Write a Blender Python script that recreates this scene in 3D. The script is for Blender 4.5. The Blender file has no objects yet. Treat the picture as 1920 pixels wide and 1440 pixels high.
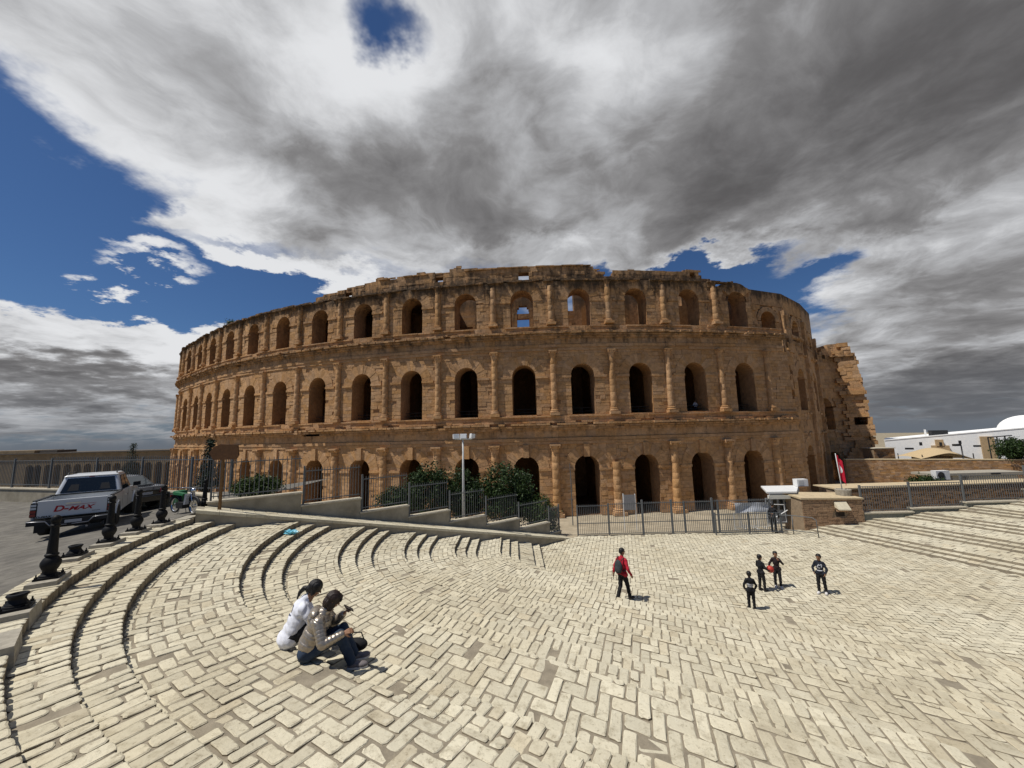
import bpy, bmesh, math, random
import numpy as np
from math import sin, cos, pi, radians, sqrt, atan2
from mathutils import Vector, Matrix, Euler
random.seed(7)
rng = np.random.default_rng(11)
SC = bpy.context.scene
COL = SC.collection

# ------------------------------------------------------------------ camera
# eye of the photographer = world origin, x right, y away, z up (metres)
F, PITCH, ROLL = 700.0, radians(7.3), radians(1.5)
def cam_basis():
    fwd = np.array([0, cos(PITCH), sin(PITCH)]); r0 = np.array([1., 0, 0]); u0 = np.cross(r0, fwd)
    return cos(ROLL) * r0 - sin(ROLL) * u0, cos(ROLL) * u0 + sin(ROLL) * r0, fwd
CR, CU, CF = cam_basis()
cd = bpy.data.cameras.new('camera'); cam = bpy.data.objects.new('camera', cd); COL.objects.link(cam)
cam.matrix_world = Matrix([[CR[0], CU[0], -CF[0], 0], [CR[1], CU[1], -CF[1], 0], [CR[2], CU[2], -CF[2], 0], [0, 0, 0, 1]])
cd.sensor_width = 36.0; cd.lens = 36.0 * F / 1920; cd.clip_start = 0.05; cd.clip_end = 9000
SC.camera = cam
def ray(u, v):
    return (u - 960) / F * CR - (v - 720) / F * CU + CF
def atz(u, v, z):
    d = ray(u, v); return d * (z / d[2])
def aty(u, v, y):
    d = ray(u, v); return d * (y / d[1])
def onplane(u, v, p0, n):
    d = ray(u, v); return d * (np.dot(p0, n) / np.dot(d, n))
def proj(p):
    p = np.asarray(p, float); w = p @ CF
    return 960 + F * (p @ CR) / w, 720 - F * (p @ CU) / w

# ------------------------------------------------------------------ sun, sky
SUN_EL = radians(61); SH = np.array([.955, .295]); SH /= np.linalg.norm(SH)      # shadows fall along SH
sl = bpy.data.lights.new('sun', 'SUN'); sl.energy = 4.6; sl.angle = radians(.53); sl.color = (1, .955, .88)
so = bpy.data.objects.new('sun', sl); COL.objects.link(so)
sd = Vector((SH[0] * cos(SUN_EL), SH[1] * cos(SUN_EL), -sin(SUN_EL)))
so.rotation_euler = sd.to_track_quat('-Z', 'Y').to_euler(); so.location = (-30, -10, 60)

W = bpy.data.worlds.new('World'); SC.world = W; W.use_nodes = True
NT = W.node_tree; NT.nodes.clear()
class NB:
    """tiny node-graph helper"""
    def __init__(s, nt): s.nt = nt
    def n(s, t, **k):
        o = s.nt.nodes.new(t)
        for a, b in k.items(): setattr(o, a, b)
        return o
    def put(s, sock, v):
        if v is None: return
        if hasattr(v, 'is_output') or isinstance(v, bpy.types.NodeSocket): s.nt.links.new(v, sock)
        else: sock.default_value = v
    def m(s, op, a, b=None, c=None, clamp=False):
        o = s.n('ShaderNodeMath', operation=op, use_clamp=clamp)
        for i, x in enumerate((a, b, c)): s.put(o.inputs[i], x)
        return o.outputs[0]
    def v(s, op, a, b=None, scale=None):
        o = s.n('ShaderNodeVectorMath', operation=op)
        s.put(o.inputs[0], a); s.put(o.inputs[1], b)
        if scale is not None: s.put(o.inputs['Scale'], scale)
        return o.outputs['Value'] if op in ('LENGTH', 'DISTANCE', 'DOT_PRODUCT') else o.outputs[0]
    def noise(s, vec, scale, detail=4, rough=.55, dist=0., col=False, typ=None):
        o = s.n('ShaderNodeTexNoise'); s.put(o.inputs['Vector'], vec); o.inputs['Scale'].default_value = scale
        o.inputs['Detail'].default_value = detail; o.inputs['Roughness'].default_value = rough; o.inputs['Distortion'].default_value = dist
        return o.outputs['Color' if col else 'Fac']
    def ss(s, x, a, b, lo=0., hi=1.):
        o = s.n('ShaderNodeMapRange', interpolation_type='SMOOTHSTEP'); s.put(o.inputs[0], x)
        for i, y in zip((1, 2, 3, 4), (a, b, lo, hi)): s.put(o.inputs[i], y)
        return o.outputs[0]
    def mix(s, f, a, b, typ='MIX'):
        o = s.n('ShaderNodeMix', data_type='RGBA', blend_type=typ); s.put(o.inputs[0], f)
        for i, x in ((6, a), (7, b)):
            if isinstance(x, tuple) and len(x) == 3: x = (*x, 1)
            s.put(o.inputs[i], x)
        return o.outputs[2]
    def sep(s, v):
        o = s.n('ShaderNodeSeparateXYZ'); s.put(o.inputs[0], v); return o.outputs
    def comb(s, x, y, z):
        o = s.n('ShaderNodeCombineXYZ')
        for i, q in enumerate((x, y, z)): s.put(o.inputs[i], q)
        return o.outputs[0]

def build_sky():
    g = NB(NT)
    tc = g.n('ShaderNodeTexCoord').outputs['Generated']
    sx, sy, sz = g.sep(tc)
    sky = g.n('ShaderNodeTexSky', sky_type='NISHITA'); sky.sun_disc = False
    sky.sun_elevation = SUN_EL; sky.sun_rotation = atan2(-SH[0], -SH[1]); sky.altitude = 100; sky.air_density = 1.0; sky.dust_density = .35; sky.ozone_density = 2.5
    zc = g.m('MAXIMUM', sz, 0.0)
    den = g.m('ADD', zc, .16)
    px = g.m('DIVIDE', sx, den); py = g.m('DIVIDE', sy, den)
    P = g.comb(px, py, 0.)
    az = g.m('ARCTAN2', sx, sy); el = g.m('ARCSINE', sz)
    A = g.comb(az, el, 0.)
    warp = g.v('SUBTRACT', g.noise(P, 1.6, 3, .5, col=True), (.5, .5, .5))
    Pw = g.v('ADD', P, g.v('SCALE', warp, scale=.55))
    n1 = g.noise(Pw, 1.05, 9, .52)
    n2 = g.noise(g.v('ADD', Pw, (7.3, 2.1, 0)), 3.0, 7, .55)
    Aw = g.v('ADD', A, g.v('SCALE', g.v('SUBTRACT', g.noise(P, 2.4, 6, .62, col=True), (.5, .5, .5)), scale=.30))
    def blob(u, v, ru, rv, w, rot=0.):
        d = ray(u, v); d = d / np.linalg.norm(d); a0 = atan2(d[0], d[1]); e0 = math.asin(d[2])
        q = g.v('SUBTRACT', Aw, (a0, e0, 0.))
        if rot:
            x, y, _ = g.sep(q); c, s_ = cos(rot), sin(rot)
            q = g.comb(g.m('ADD', g.m('MULTIPLY', x, c), g.m('MULTIPLY', y, s_)), g.m('SUBTRACT', g.m('MULTIPLY', y, c), g.m('MULTIPLY', x, s_)), 0.)
        q = g.v('MULTIPLY', q, (1 / ru, 1 / rv, 0.))
        return g.m('MULTIPLY', g.ss(g.v('LENGTH', q), 0., 1., 1., 0.), w)
    def total(lst):
        t = None
        for b in lst:
            x = blob(*b); t = x if t is None else g.m('ADD', t, x)
        return t
    cover = total(CLOUD_COVER); thick = total(CLOUD_THICK)
    base = g.m('MULTIPLY_ADD', n1, .95, g.m('MULTIPLY', n2, .28))
    dens = g.m('ADD', base, cover)
    alpha = g.ss(dens, .64, 1.0)
    s1 = g.noise(Pw, .95, 8, .55); s2 = g.noise(g.v('ADD', Pw, (3.1, 9.2, 0)), 2.6, 9, .60)
    t1 = g.m('ADD', g.m('MULTIPLY_ADD', g.m('SUBTRACT', s1, .5), .75, g.m('MULTIPLY', g.m('SUBTRACT', s2, .5), 1.45)), g.m('MULTIPLY', thick, .86))
    t1 = g.m('ADD', t1, g.m('MULTIPLY', g.m('SUBTRACT', dens, 1.0), .30))
    sh = g.ss(t1, -.40, .82)
    cl = g.n('ShaderNodeValToRGB'); g.put(cl.inputs[0], sh)
    e = cl.color_ramp.elements; e[0].position = 0; e[0].color = (8.2, 8.3, 8.5, 1); e[1].position = 1; e[1].color = (1.12, 1.08, 1.1, 1)
    for p_, c_ in ((.28, (4.9, 4.95, 5.1, 1)), (.6, (2.6, 2.56, 2.6, 1))):
        q = cl.color_ramp.elements.new(p_); q.color = c_
    # low towards the horizon the deck greys out with distance
    low = g.ss(el, -.02, .16, 1., 0.)
    ccol = g.mix(g.m('MULTIPLY', low, .65), cl.outputs[0], (1.45, 1.6, 1.85))
    blue = g.mix(1.0, sky.outputs[0], (.34, .48, .66), 'MULTIPLY')
    blue = g.mix(g.ss(el, .0, .20, .85, 0.), blue, (1.35, 1.65, 2.1))
    below = g.ss(el, -.012, .012, 1., 0.)
    out = g.mix(below, g.mix(alpha, blue, ccol), (1.45, 1.65, 1.95))
    bg = g.n('ShaderNodeBackground'); g.put(bg.inputs[0], out); bg.inputs[1].default_value = .1
    o = g.n('ShaderNodeOutputWorld'); NT.links.new(bg.outputs[0], o.inputs[0])
# u, v, radius in azimuth, radius in elevation (radians), weight, tilt
CLOUD_COVER = [
    (960, 130, 1.5, .70, .55), (300, 130, .9, .42, .50), (1600, 150, 1.0, .7, .45), (900, 380, .66, .20, .50), (1330, 390, .5, .17, .44),
    (60, 680, .66, .20, .70), (230, 650, .34, .12, .40), (1800, 640, .42, .32, .50, -.5), (1850, 480, .34, .22, .42), (620, 505, .22, .055, .62), (280, 500, .16, .045, .66), (450, 478, .13, .045, .58), (370, 395, .22, .06, .44, .5), (150, 610, .34, .06, .3), (1250, 455, .4, .05, .2),
    (690, 40, .15, .11, -.55), (770, 60, .10, .06, -.3), (40, 330, .34, .22, -.62, .3), (300, 575, .34, .085, -.52), (480, 548, .24, .08, -.45), (1480, 530, .34, .085, -.72), (1270, 500, .36, .05, -.55), (1560, 590, .14, .07, -.3)]
CLOUD_THICK = [
    (1780, 110, .50, .40, .52), (1480, 300, .46, .20, .40), (900, 345, .62, .20, .24), (560, 290, .38, .15, .22), (900, 110, .13, .20, .26), (1380, 90, .14, .22, .26),
    (150, 100, .62, .30, -.36), (640, 140, .30, .24, -.38), (1130, 150, .22, .20, -.30), (1640, 190, .22, .10, -.36), (1800, 740, .36, .11, .66), (1780, 640, .3, .12, .14),
    (80, 715, .42, .07, .44), (120, 630, .48, .085, -.72), (620, 508, .24, .06, -.62), (280, 500, .18, .05, -.55), (450, 478, .15, .05, -.55), (370, 395, .24, .07, -.3), (1600, 480, .3, .06, -.3), (1000, 468, .5, .04, -.15)]
build_sky()
SC.view_settings.view_transform = 'Standard'; SC.view_settings.look = 'None'
SC.view_settings.exposure = -.1; SC.view_settings.gamma = 1; SC.view_settings.use_curve_mapping = False
SC.cycles.max_bounces = 6; SC.cycles.diffuse_bounces = 3; SC.cycles.glossy_bounces = 2; SC.cycles.transparent_max_bounces = 6
SC.cycles.use_denoising = True
# ------------------------------------------------------------------ mesh helpers
class MB:
    def __init__(s): s.v = []; s.f = []
    def add(s, vs, fs):
        o = len(s.v); s.v.extend([tuple(map(float, x)) for x in vs]); s.f.extend([tuple(i + o for i in f) for f in fs]); return s
    BOXF = [(0, 3, 2, 1), (4, 5, 6, 7), (0, 1, 5, 4), (1, 2, 6, 5), (2, 3, 7, 6), (3, 0, 4, 7)]
    def hexa(s, p8): return s.add(p8, MB.BOXF)
    def box(s, x0, x1, y0, y1, z0, z1, M=None):
        p = [(x0, y0, z0), (x1, y0, z0), (x1, y1, z0), (x0, y1, z0), (x0, y0, z1), (x1, y0, z1), (x1, y1, z1), (x0, y1, z1)]
        if M is not None: p = [tuple(M @ Vector(q)) for q in p]
        return s.add(p, MB.BOXF)
    def tube(s, pts, rad, n=8, cap=True):
        pts = [Vector(p) for p in pts]; m = len(pts)
        if not hasattr(rad, '__len__'): rad = [rad] * m
        vs, fs = [], []
        up = None
        for i, p in enumerate(pts):
            t = ((pts[min(i + 1, m - 1)] - p).normalized() + (p - pts[max(i - 1, 0)]).normalized())
            t = t.normalized() if t.length > 1e-6 else Vector((0, 0, 1))
            if up is None: up = t.orthogonal().normalized()
            a = (up - t * up.dot(t)); a = a.normalized() if a.length > 1e-6 else t.orthogonal().normalized(); up = a
            b = t.cross(a)
            for j in range(n):
                th = 2 * pi * j / n; vs.append(p + (a * cos(th) + b * sin(th)) * rad[i])
        for i in range(m - 1):
            for j in range(n):
                k = (j + 1) % n; fs.append((i * n + j, i * n + k, (i + 1) * n + k, (i + 1) * n + j))
        if cap: fs.append(tuple(range(n))[::-1]); fs.append(tuple(range((m - 1) * n, m * n)))
        return s.add(vs, fs)
    def lathe(s, prof, n=16, c=(0, 0, 0), jit=0., cap=True):
        vs, fs = [], []; m = len(prof)
        for r, z in prof:
            for j in range(n):
                th = 2 * pi * j / n; q = r * (1 + (random.uniform(-jit, jit) if jit else 0)); vs.append((c[0] + q * cos(th), c[1] + q * sin(th), c[2] + z))
        for i in range(m - 1):
            for j in range(n):
                k = (j + 1) % n; fs.append((i * n + j, i * n + k, (i + 1) * n + k, (i + 1) * n + j))
        if cap: fs.append(tuple(range(n))[::-1]); fs.append(tuple(range((m - 1) * n, m * n)))
        else: fs += [((m - 1) * n + j, (m - 1) * n + (j + 1) % n, (j + 1) % n, j) for j in range(n)]
        return s.add(vs, fs)
    def prism(s, poly, a, b, axis=2, M=None):
        """polygon (ccw seen from +axis) extruded from a to b along axis"""
        n = len(poly)
        def P(p, h): return {2: (p[0], p[1], h), 1: (p[0], h, p[1]), 0: (h, p[0], p[1])}[axis]
        vs = [P(p, a) for p in poly] + [P(p, b) for p in poly]
        if M is not None: vs = [tuple(M @ Vector(q)) for q in vs]
        fs = [tuple(range(n))[::-1], tuple(range(n, 2 * n))] + [(i, (i + 1) % n, n + (i + 1) % n, n + i) for i in range(n)]
        return s.add(vs, fs)
    def sphere(s, c, r, nu=12, nv=8):
        r = r if hasattr(r, '__len__') else (r, r, r)
        vs = [(c[0], c[1], c[2] - r[2])]; fs = []
        for i in range(1, nv):
            a = -pi / 2 + pi * i / nv
            for j in range(nu): vs.append((c[0] + r[0] * cos(a) * cos(2 * pi * j / nu), c[1] + r[1] * cos(a) * sin(2 * pi * j / nu), c[2] + r[2] * sin(a)))
        vs.append((c[0], c[1], c[2] + r[2])); T = len(vs) - 1
        for j in range(nu):
            k = (j + 1) % nu; fs.append((0, 1 + k, 1 + j)); fs.append((T, 1 + (nv - 2) * nu + j, 1 + (nv - 2) * nu + k))
            for i in range(nv - 2): fs.append((1 + i * nu + j, 1 + i * nu + k, 1 + (i + 1) * nu + k, 1 + (i + 1) * nu + j))
        return s.add(vs, fs)
    def mesh(s, name, mat, smooth=False, origin=None):
        me = bpy.data.meshes.new(name)
        V = s.v if origin is None else [(x - origin[0], y - origin[1], z - origin[2]) for x, y, z in s.v]
        me.from_pydata(V, [], s.f); me.update()
        if mat: me.materials.append(mat)
        if smooth:
            me.polygons.foreach_set('use_smooth', [True] * len(me.polygons))
            if smooth == 'auto': me.set_sharp_from_angle(angle=radians(38))
        return me
def link(name, data, parent=None, loc=None, rot=None, scale=None):
    o = bpy.data.objects.new(name, data); COL.objects.link(o)
    if parent is not None: o.parent = parent
    if loc is not None: o.location = loc
    if rot is not None: o.rotation_euler = rot
    if scale is not None: o.scale = scale
    return o
def tag(o, label=None, cat=None, group=None, kind=None):
    if label: o['label'] = label
    if cat: o['category'] = cat
    if group: o['group'] = group
    if kind: o['kind'] = kind
    return o
def thing(name, label, cat, loc=(0, 0, 0), rz=0., group=None):
    o = link(name, None, loc=loc, rot=(0, 0, rz)); o.empty_display_size = .2
    return tag(o, label, cat, group, 'thing')
def part(name, mb, mat, parent, smooth=False, world=False):
    """world=True: mesh given in world coordinates under an unrotated parent"""
    og = None
    if world and parent is not None:
        og = Vector(parent.location); q = parent.parent
        while q is not None: og += Vector(q.location); q = q.parent
    return link(name, mb.mesh(name, mat, smooth, og), parent)
def copy_tree(o, parent=None):
    c = o.copy(); COL.objects.link(c)
    if parent is not None: c.parent = parent
    for ch in list(o.children): copy_tree(ch, c)
    return c
def Rz(a): return Matrix.Rotation(a, 4, 'Z')

# ------------------------------------------------------------------ materials
MATS = {}
def mat(name, col, rough=.85, metal=0., var=.0, vscale=3., col2=None, bump=0., bscale=20., island=0., spec=.3, obj=0., stretch=None, coat=0.):
    """procedural material: base colour + noise variation + per-piece variation + fine bump"""
    if name in MATS: return MATS[name]
    m = bpy.data.materials.new(name); m.use_nodes = True; g = NB(m.node_tree); b = m.node_tree.nodes['Principled BSDF']
    tc = g.n('ShaderNodeTexCoord').outputs['Object']; geo = g.n('ShaderNodeNewGeometry')
    p = geo.outputs['Position'] if stretch != 'obj' else tc
    c = (*col, 1)
    cur = None
    if col2 is not None:
        f = g.ss(g.noise(p, vscale, 6, .6), .38, .66); cur = g.mix(f, col, col2)
    if var:
        f = g.noise(p, vscale * 2.3, 5, .65); hsv = g.n('ShaderNodeHueSaturation'); g.put(hsv.inputs['Color'], cur if cur is not None else c)
        g.put(hsv.inputs['Value'], g.ss(f, .25, .75, 1 - var, 1 + var)); cur = hsv.outputs[0]
    if island or obj:
        r = None
        if island: r = geo.outputs['Random Per Island']
        if obj:
            oi = g.n('ShaderNodeObjectInfo').outputs['Random']; r = oi if r is None else g.m('FRACT', g.m('ADD', r, oi))
        k = island or obj
        hsv = g.n('ShaderNodeHueSaturation'); g.put(hsv.inputs['Color'], cur if cur is not None else c)
        g.put(hsv.inputs['Value'], g.m('MULTIPLY_ADD', r, 2 * k, 1 - k))
        g.put(hsv.inputs['Saturation'], g.m('MULTIPLY_ADD', g.m('FRACT', g.m('MULTIPLY', r, 7.13)), .3, .85)); cur = hsv.outputs[0]
    g.put(b.inputs['Base Color'], cur if cur is not None else c)
    b.inputs['Roughness'].default_value = rough; b.inputs['Metallic'].default_value = metal; b.inputs['Specular IOR Level'].default_value = spec
    if coat: b.inputs['Coat Weight'].default_value = coat; b.inputs['Coat Roughness'].default_value = .08
    if bump:
        bn = g.n('ShaderNodeBump'); bn.inputs['Strength'].default_value = bump; bn.inputs['Distance'].default_value = .02
        g.put(bn.inputs['Height'], g.noise(p, bscale, 6, .65)); g.put(b.inputs['Normal'], bn.outputs[0])
    MATS[name] = m; return m

def sandstone(name, c1, c2, stain=.5, zt=None, island=.12):
    """weathered ochre ashlar: grain, pits, dark lichen streaks, per-block tone"""
    m = bpy.data.materials.new(name); m.use_nodes = True; g = NB(m.node_tree); b = m.node_tree.nodes['Principled BSDF']
    geo = g.n('ShaderNodeNewGeometry'); p = geo.outputs['Position']; nrm = geo.outputs['Normal']
    f = g.ss(g.noise(p, .35, 5, .6), .35, .68); c = g.mix(f, c1, c2)
    f2 = g.noise(p, 2.2, 8, .7); hsv = g.n('ShaderNodeHueSaturation'); g.put(hsv.inputs['Color'], c); g.put(hsv.inputs['Value'], g.ss(f2, .26, .76, .74, 1.20))
    r = g.m('FRACT', g.m('ADD', geo.outputs['Random Per Island'], g.n('ShaderNodeObjectInfo').outputs['Random']))
    h2 = g.n('ShaderNodeHueSaturation'); g.put(h2.inputs['Color'], hsv.outputs[0]); g.put(h2.inputs['Value'], g.m('MULTIPLY_ADD', r, 2 * island, 1 - island))
    g.put(h2.inputs['Saturation'], g.m('MULTIPLY_ADD', g.m('FRACT', g.m('MULTIPLY', r, 5.7)),   .14, .92)); cur = h2.outputs[0]
    # lichen and soot: streaks run down, thicker on the weathered upper storey and on ledges
    st = g.noise(g.v('MULTIPLY', p, (1.3, 1.3, .28)), 1.1, 7, .68); st2 = g.noise(p, 1.7, 6, .7)
    x, y, z = g.sep(p)
    k = g.m('MULTIPLY', g.ss(z, 6., 20., .0, .17), 1.0)
    ledge = None
    for zz, wd in ((.15, 1.6), (11.6, 1.9), (18.9, 1.6)):
        q = g.m('MULTIPLY', g.ss(g.m('ABSOLUTE', g.m('SUBTRACT', z, zz)), 0., wd, 1., 0.), .13); ledge = q if ledge is None else g.m('ADD', ledge, q)
    sv = g.m('ADD', g.m('ADD', g.m('MULTIPLY', st, .65), g.m('MULTIPLY', st2, .35)), g.m('ADD', k, ledge))
    sf = g.m('MULTIPLY', g.ss(sv, .58, .84), stain)
    cur = g.mix(sf, cur, (.062, .046, .032))
    pale = g.m('MULTIPLY', g.ss(g.noise(p, .8, 5, .62), .58, .78), .35); cur = g.mix(pale, cur, (.52, .365, .215))
    g.put(b.inputs['Base Color'], cur); b.inputs['Roughness'].default_value = .95; b.inputs['Specular IOR Level'].default_value = .15
    bn = g.n('ShaderNodeBump'); bn.inputs['Strength'].default_value = .8; bn.inputs['Distance'].default_value = .06
    hh = g.m('ADD', g.noise(p, 2.6, 9, .72), g.m('MULTIPLY', g.ss(g.noise(p, 6.5, 3, .6), .30, .46), .5))
    g.put(bn.inputs['Height'], hh); g.put(b.inputs['Normal'], bn.outputs[0])
    MATS[name] = m; return m
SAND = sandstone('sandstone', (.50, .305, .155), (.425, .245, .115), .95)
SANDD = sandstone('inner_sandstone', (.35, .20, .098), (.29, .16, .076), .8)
# ------------------------------------------------------------------ amphitheatre
PK = {-11: (-67.16, 75.4), -10: (-61.39, 71.0), -9: (-55.62, 66.6), -8: (-49.66, 62.46), -7: (-43.48, 58.66), -6: (-37.04, 55.31), -5: (-30.36, 52.47), -4: (-23.48, 50.15), -3: (-16.46, 48.3), -2: (-9.34, 46.92), -1: (-2.14, 46.01), 0: (5.11, 45.62), 1: (12.37, 45.74), 2: (19.6, 46.35), 3: (26.77, 47.45), 4: (33.85, 49.07), 5: (40.78, 51.2)}
BAY = 7.26
def extend(P, k, step, ang):
    p = P[k]; return (p[0] + step * BAY * cos(ang), p[1] + step * BAY * sin(ang))
for k, a in zip(range(-12, -21, -1), (-45, -52, -59, -65, -71, -76, -81, -85, -89)): PK[k] = extend(PK, k + 1, -1, radians(a))
class Curve:
    def __init__(s, P):
        ks = sorted(P); s.k0, s.k1 = ks[0], ks[-1]; s.K = np.array(ks, float); s.X = np.array([P[k] for k in ks], float)
    def pt(s, k):
        i = int(min(max(math.floor(k - s.k0), 0), len(s.K) - 2)); t = k - s.K[i]; X = s.X
        a, b = X[i], X[i + 1]; pa = X[i - 1] if i > 0 else 2 * a - b; pb = X[i + 2] if i + 2 < len(X) else 2 * b - a
        m0, m1 = (b - pa) / 2, (pb - a) / 2
        h = t * t * t; q = t * t
        return (2 * h - 3 * q + 1) * a + (h - 2 * q + t) * m0 + (-2 * h + 3 * q) * b + (h - q) * m1
    def fr(s, k):
        e = .01; d = s.pt(k + e) - s.pt(k - e); d = d / np.linalg.norm(d); return s.pt(k), d, np.array([d[1], -d[0]])
    def M(s, k, z, d):
        p, t, n = s.fr(k); return (p[0] + n[0] * d, p[1] + n[1] * d, z)
    def box(s, mb, k0, k1, z0, z1, d0, d1):
        """block on the curved face, d outward"""
        m = s.M
        mb.add([m(k0, z0, d1), m(k1, z0, d1), m(k1, z0, d0), m(k0, z0, d0), m(k0, z1, d1), m(k1, z1, d1), m(k1, z1, d0), m(k0, z1, d0)], MB.BOXF)
FC = Curve(PK)
RC = Curve({0: (33.2, 50.2), 1: (39.5, 52.5), 2: (45.8, 57.2), 3: (51.6, 62.7), 4: (56.4, 68.6)})
TOWER = Curve({0: (52.4, 65.3), 1: (57.1, 66.1), 2: (61.7, 64.0)})
ZB = -10.0
# tier: wall z0, z1, arch half width, sill, spring, column base, capital top, column radius
TIERS = [dict(z0=ZB, z1=-1.62, w=1.5, sill=ZB, spr=-4.5, cb=ZB, ct=-1.62, r=.50),
         dict(z0=.6, z1=9.88, w=1.45, sill=1.8, spr=6.72, cb=1.85, ct=9.88, r=.38),
         dict(z0=11.7, z1=18.95, w=1.42, sill=12.98, spr=16.45, cb=13.15, ct=18.95, r=.37)]
AM = thing('amphitheatre', 'huge ruined ochre stone amphitheatre with three storeys of arches', 'amphitheatre', (5.1, 46, ZB))
blk = []     # candidate ashlar blocks (curve,k0,k1,z0,z1,d0,d1)
core = MB(); jambs = []
def hole_half(T, z, grow=0.):
    if z < T['sill']: return 0.
    if z <= T['spr']: return T['w'] + (grow if grow < .4 else .02)
    q = (T['w'] + grow) ** 2 - (z - T['spr']) ** 2
    return sqrt(q) if q > 0 else 0.
def tier_wall(C, ti, kb, arch=True, kl=0., kr=1., ztop=None, sill=None, depth=2.4, blocks=True, zlow=None, spr=None):
    """one bay (kb..kb+1) of one storey: core, ashlar courses, jambs and soffit"""
    T = dict(TIERS[ti])
    if sill is not None: T['sill'] = sill
    if spr is not None: T['spr'] = spr
    z0 = T['z0'] if zlow is None else zlow; z1 = T['z1'] if ztop is None else ztop
    cx = kb + .5
    # core strips
    nz = max(2, int((z1 - z0) / .3))
    for i in range(nz):
        a, b = z0 + (z1 - z0) * i / nz, z0 + (z1 - z0) * (i + 1) / nz; zm = (a + b) / 2
        h = hole_half(T, zm, .25) / BAY if arch else 0.
        segs = [(kb + kl, kb + kr)] if h == 0 else [(kb + kl, cx - h), (cx + h, kb + kr)]
        for s0, s1 in segs:
            if s1 > s0: core.add([C.M(s0, a, -.1), C.M(s1, a, -.1), C.M(s1, b, -.1), C.M(s0, b, -.1)], [(0, 1, 2, 3)])
    if blocks:
        z = z0; ci = 0
        while z < z1 - .12:
            hgt = min(random.uniform(.40, .50), z1 - z)
            if z1 - z - hgt < .25: hgt = z1 - z
            zm = z + hgt / 2; h = hole_half(T, zm, .95) / BAY if arch else 0.
            segs = [(kb + kl, kb + kr)] if h == 0 else [(kb + kl, cx - h), (cx + h, kb + kr)]
            for s0, s1 in segs:
                s = s0; first = True
                while s < s1 - 1e-4:
                    L = random.uniform(.6, 1.2) * (.55 if first and ci % 2 else 1) / BAY; first = False
                    e = s + L
                    if s1 - e < .45 / BAY: e = s1
                    d = random.gauss(0, .014)
                    if random.random() < .05: d -= random.uniform(.04, .10)
                    blk.append((C, s + .0014, e - .0014, z + .010, z + hgt - .010, d))
                    s = e
            z += hgt; ci += 1
    if arch:
        prof = [(-T['w'], T['sill']), (-T['w'], T['spr'])] + [(-T['w'] * cos(a), T['spr'] + T['w'] * sin(a)) for a in np.linspace(0, pi, 15)[1:-1]] + [(T['w'], T['spr']), (T['w'], T['sill'])]
        vs = []; fs = []
        D = (-.02, -.7, -1.5, -depth)
        for x, z in prof:
            for d in D: vs.append(C.M(cx + x / BAY, z, d))
        n = len(D)
        for i in range(len(prof) - 1):
            for j in range(n - 1): fs.append((i * n + j, (i + 1) * n + j, (i + 1) * n + j + 1, i * n + j + 1))
        jamb = MB().add(vs, fs); jambs.append(jamb)
        if T['sill'] > ZB + .1: jamb.add([C.M(cx - T['w'] / BAY, T['sill'], -.02), C.M(cx + T['w'] / BAY, T['sill'], -.02), C.M(cx + T['w'] / BAY, T['sill'], -depth), C.M(cx - T['w'] / BAY, T['sill'], -depth)], [(0, 1, 2, 3)])
KMIN = -19
for k in range(KMIN, 5):
    kr = .62 if k == 4 else 1.
    tier_wall(FC, 0, k, arch=k < 4, kr=kr)
    tier_wall(FC, 1, k, arch=k < 4, kr=.56 if k == 4 else 1.)
    if k <= 3:
        sl_ = None
        if k == -5: sl_ = 11.8
        if k == 3: sl_ = 11.75
        tier_wall(FC, 2, k, kr=.80 if k == 3 else 1., ztop=18.45 if k == 3 else None, sill=sl_)
# attic: ruined, silhouette read from the photograph (bay position, top)
ATT = [(-19, 18.9), (-9.73, 18.9), (-7.9, 19.05), (-4.66, 19.1), (-4.64, 20.06), (-4.02, 20.5), (-3.29, 21.1), (-3.27, 21.55), (-3.05, 21.5), (-3.04, 21.0), (-2.56, 21.3), (-2.34, 21.5), (-2.07, 21.06), (-1.74, 21.3), (-1.71, 21.8), (-1.60, 21.8), (-1.59, 21.4), (-.56, 21.3), (.76, 21.15), (.78, 20.72), (.9, 20.41), (.98, 19.7), (1.16, 19.7), (1.18, 20.48), (2.45, 20.49), (2.49, 20.8), (2.80, 20.6), (2.82, 19.7), (3.1, 19.3), (3.2, 18.6), (3.8, 18.6)]
def att_top(k): return float(np.interp(k, [a[0] for a in ATT], [a[1] for a in ATT]))
HOLES = [(-.54, -.36, 19.2, 20.35), (-2.07, -1.92, 19.9, 20.55), (2.60, 2.70, 19.6, 20.3), (-3.95, -3.8, 19.35, 19.95)]
z = 19.28
while z < 21.9:
    k = -4.66
    while k < 3.15:
        e = k + random.uniform(.7, 1.5) / BAY; top = att_top((k + e) / 2) + random.uniform(-.14, .06)
        h = min(.56, top - z)
        hit = [H for H in HOLES if e > H[0] and k < H[1] and z + .5 > H[2] and z < H[3]]
        if h > .12:
            segs = [(k, e)]
            for H in hit: segs = [q for s in segs for q in ((s[0], min(s[1], H[0])), (max(s[0], H[1]), s[1])) if q[1] - q[0] > .02]
            for s in segs: blk.append((FC, s[0] + .001, s[1] - .001, z, z + h - .012, random.gauss(-.25, .03)))
        k = e
    z += .56
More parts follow.
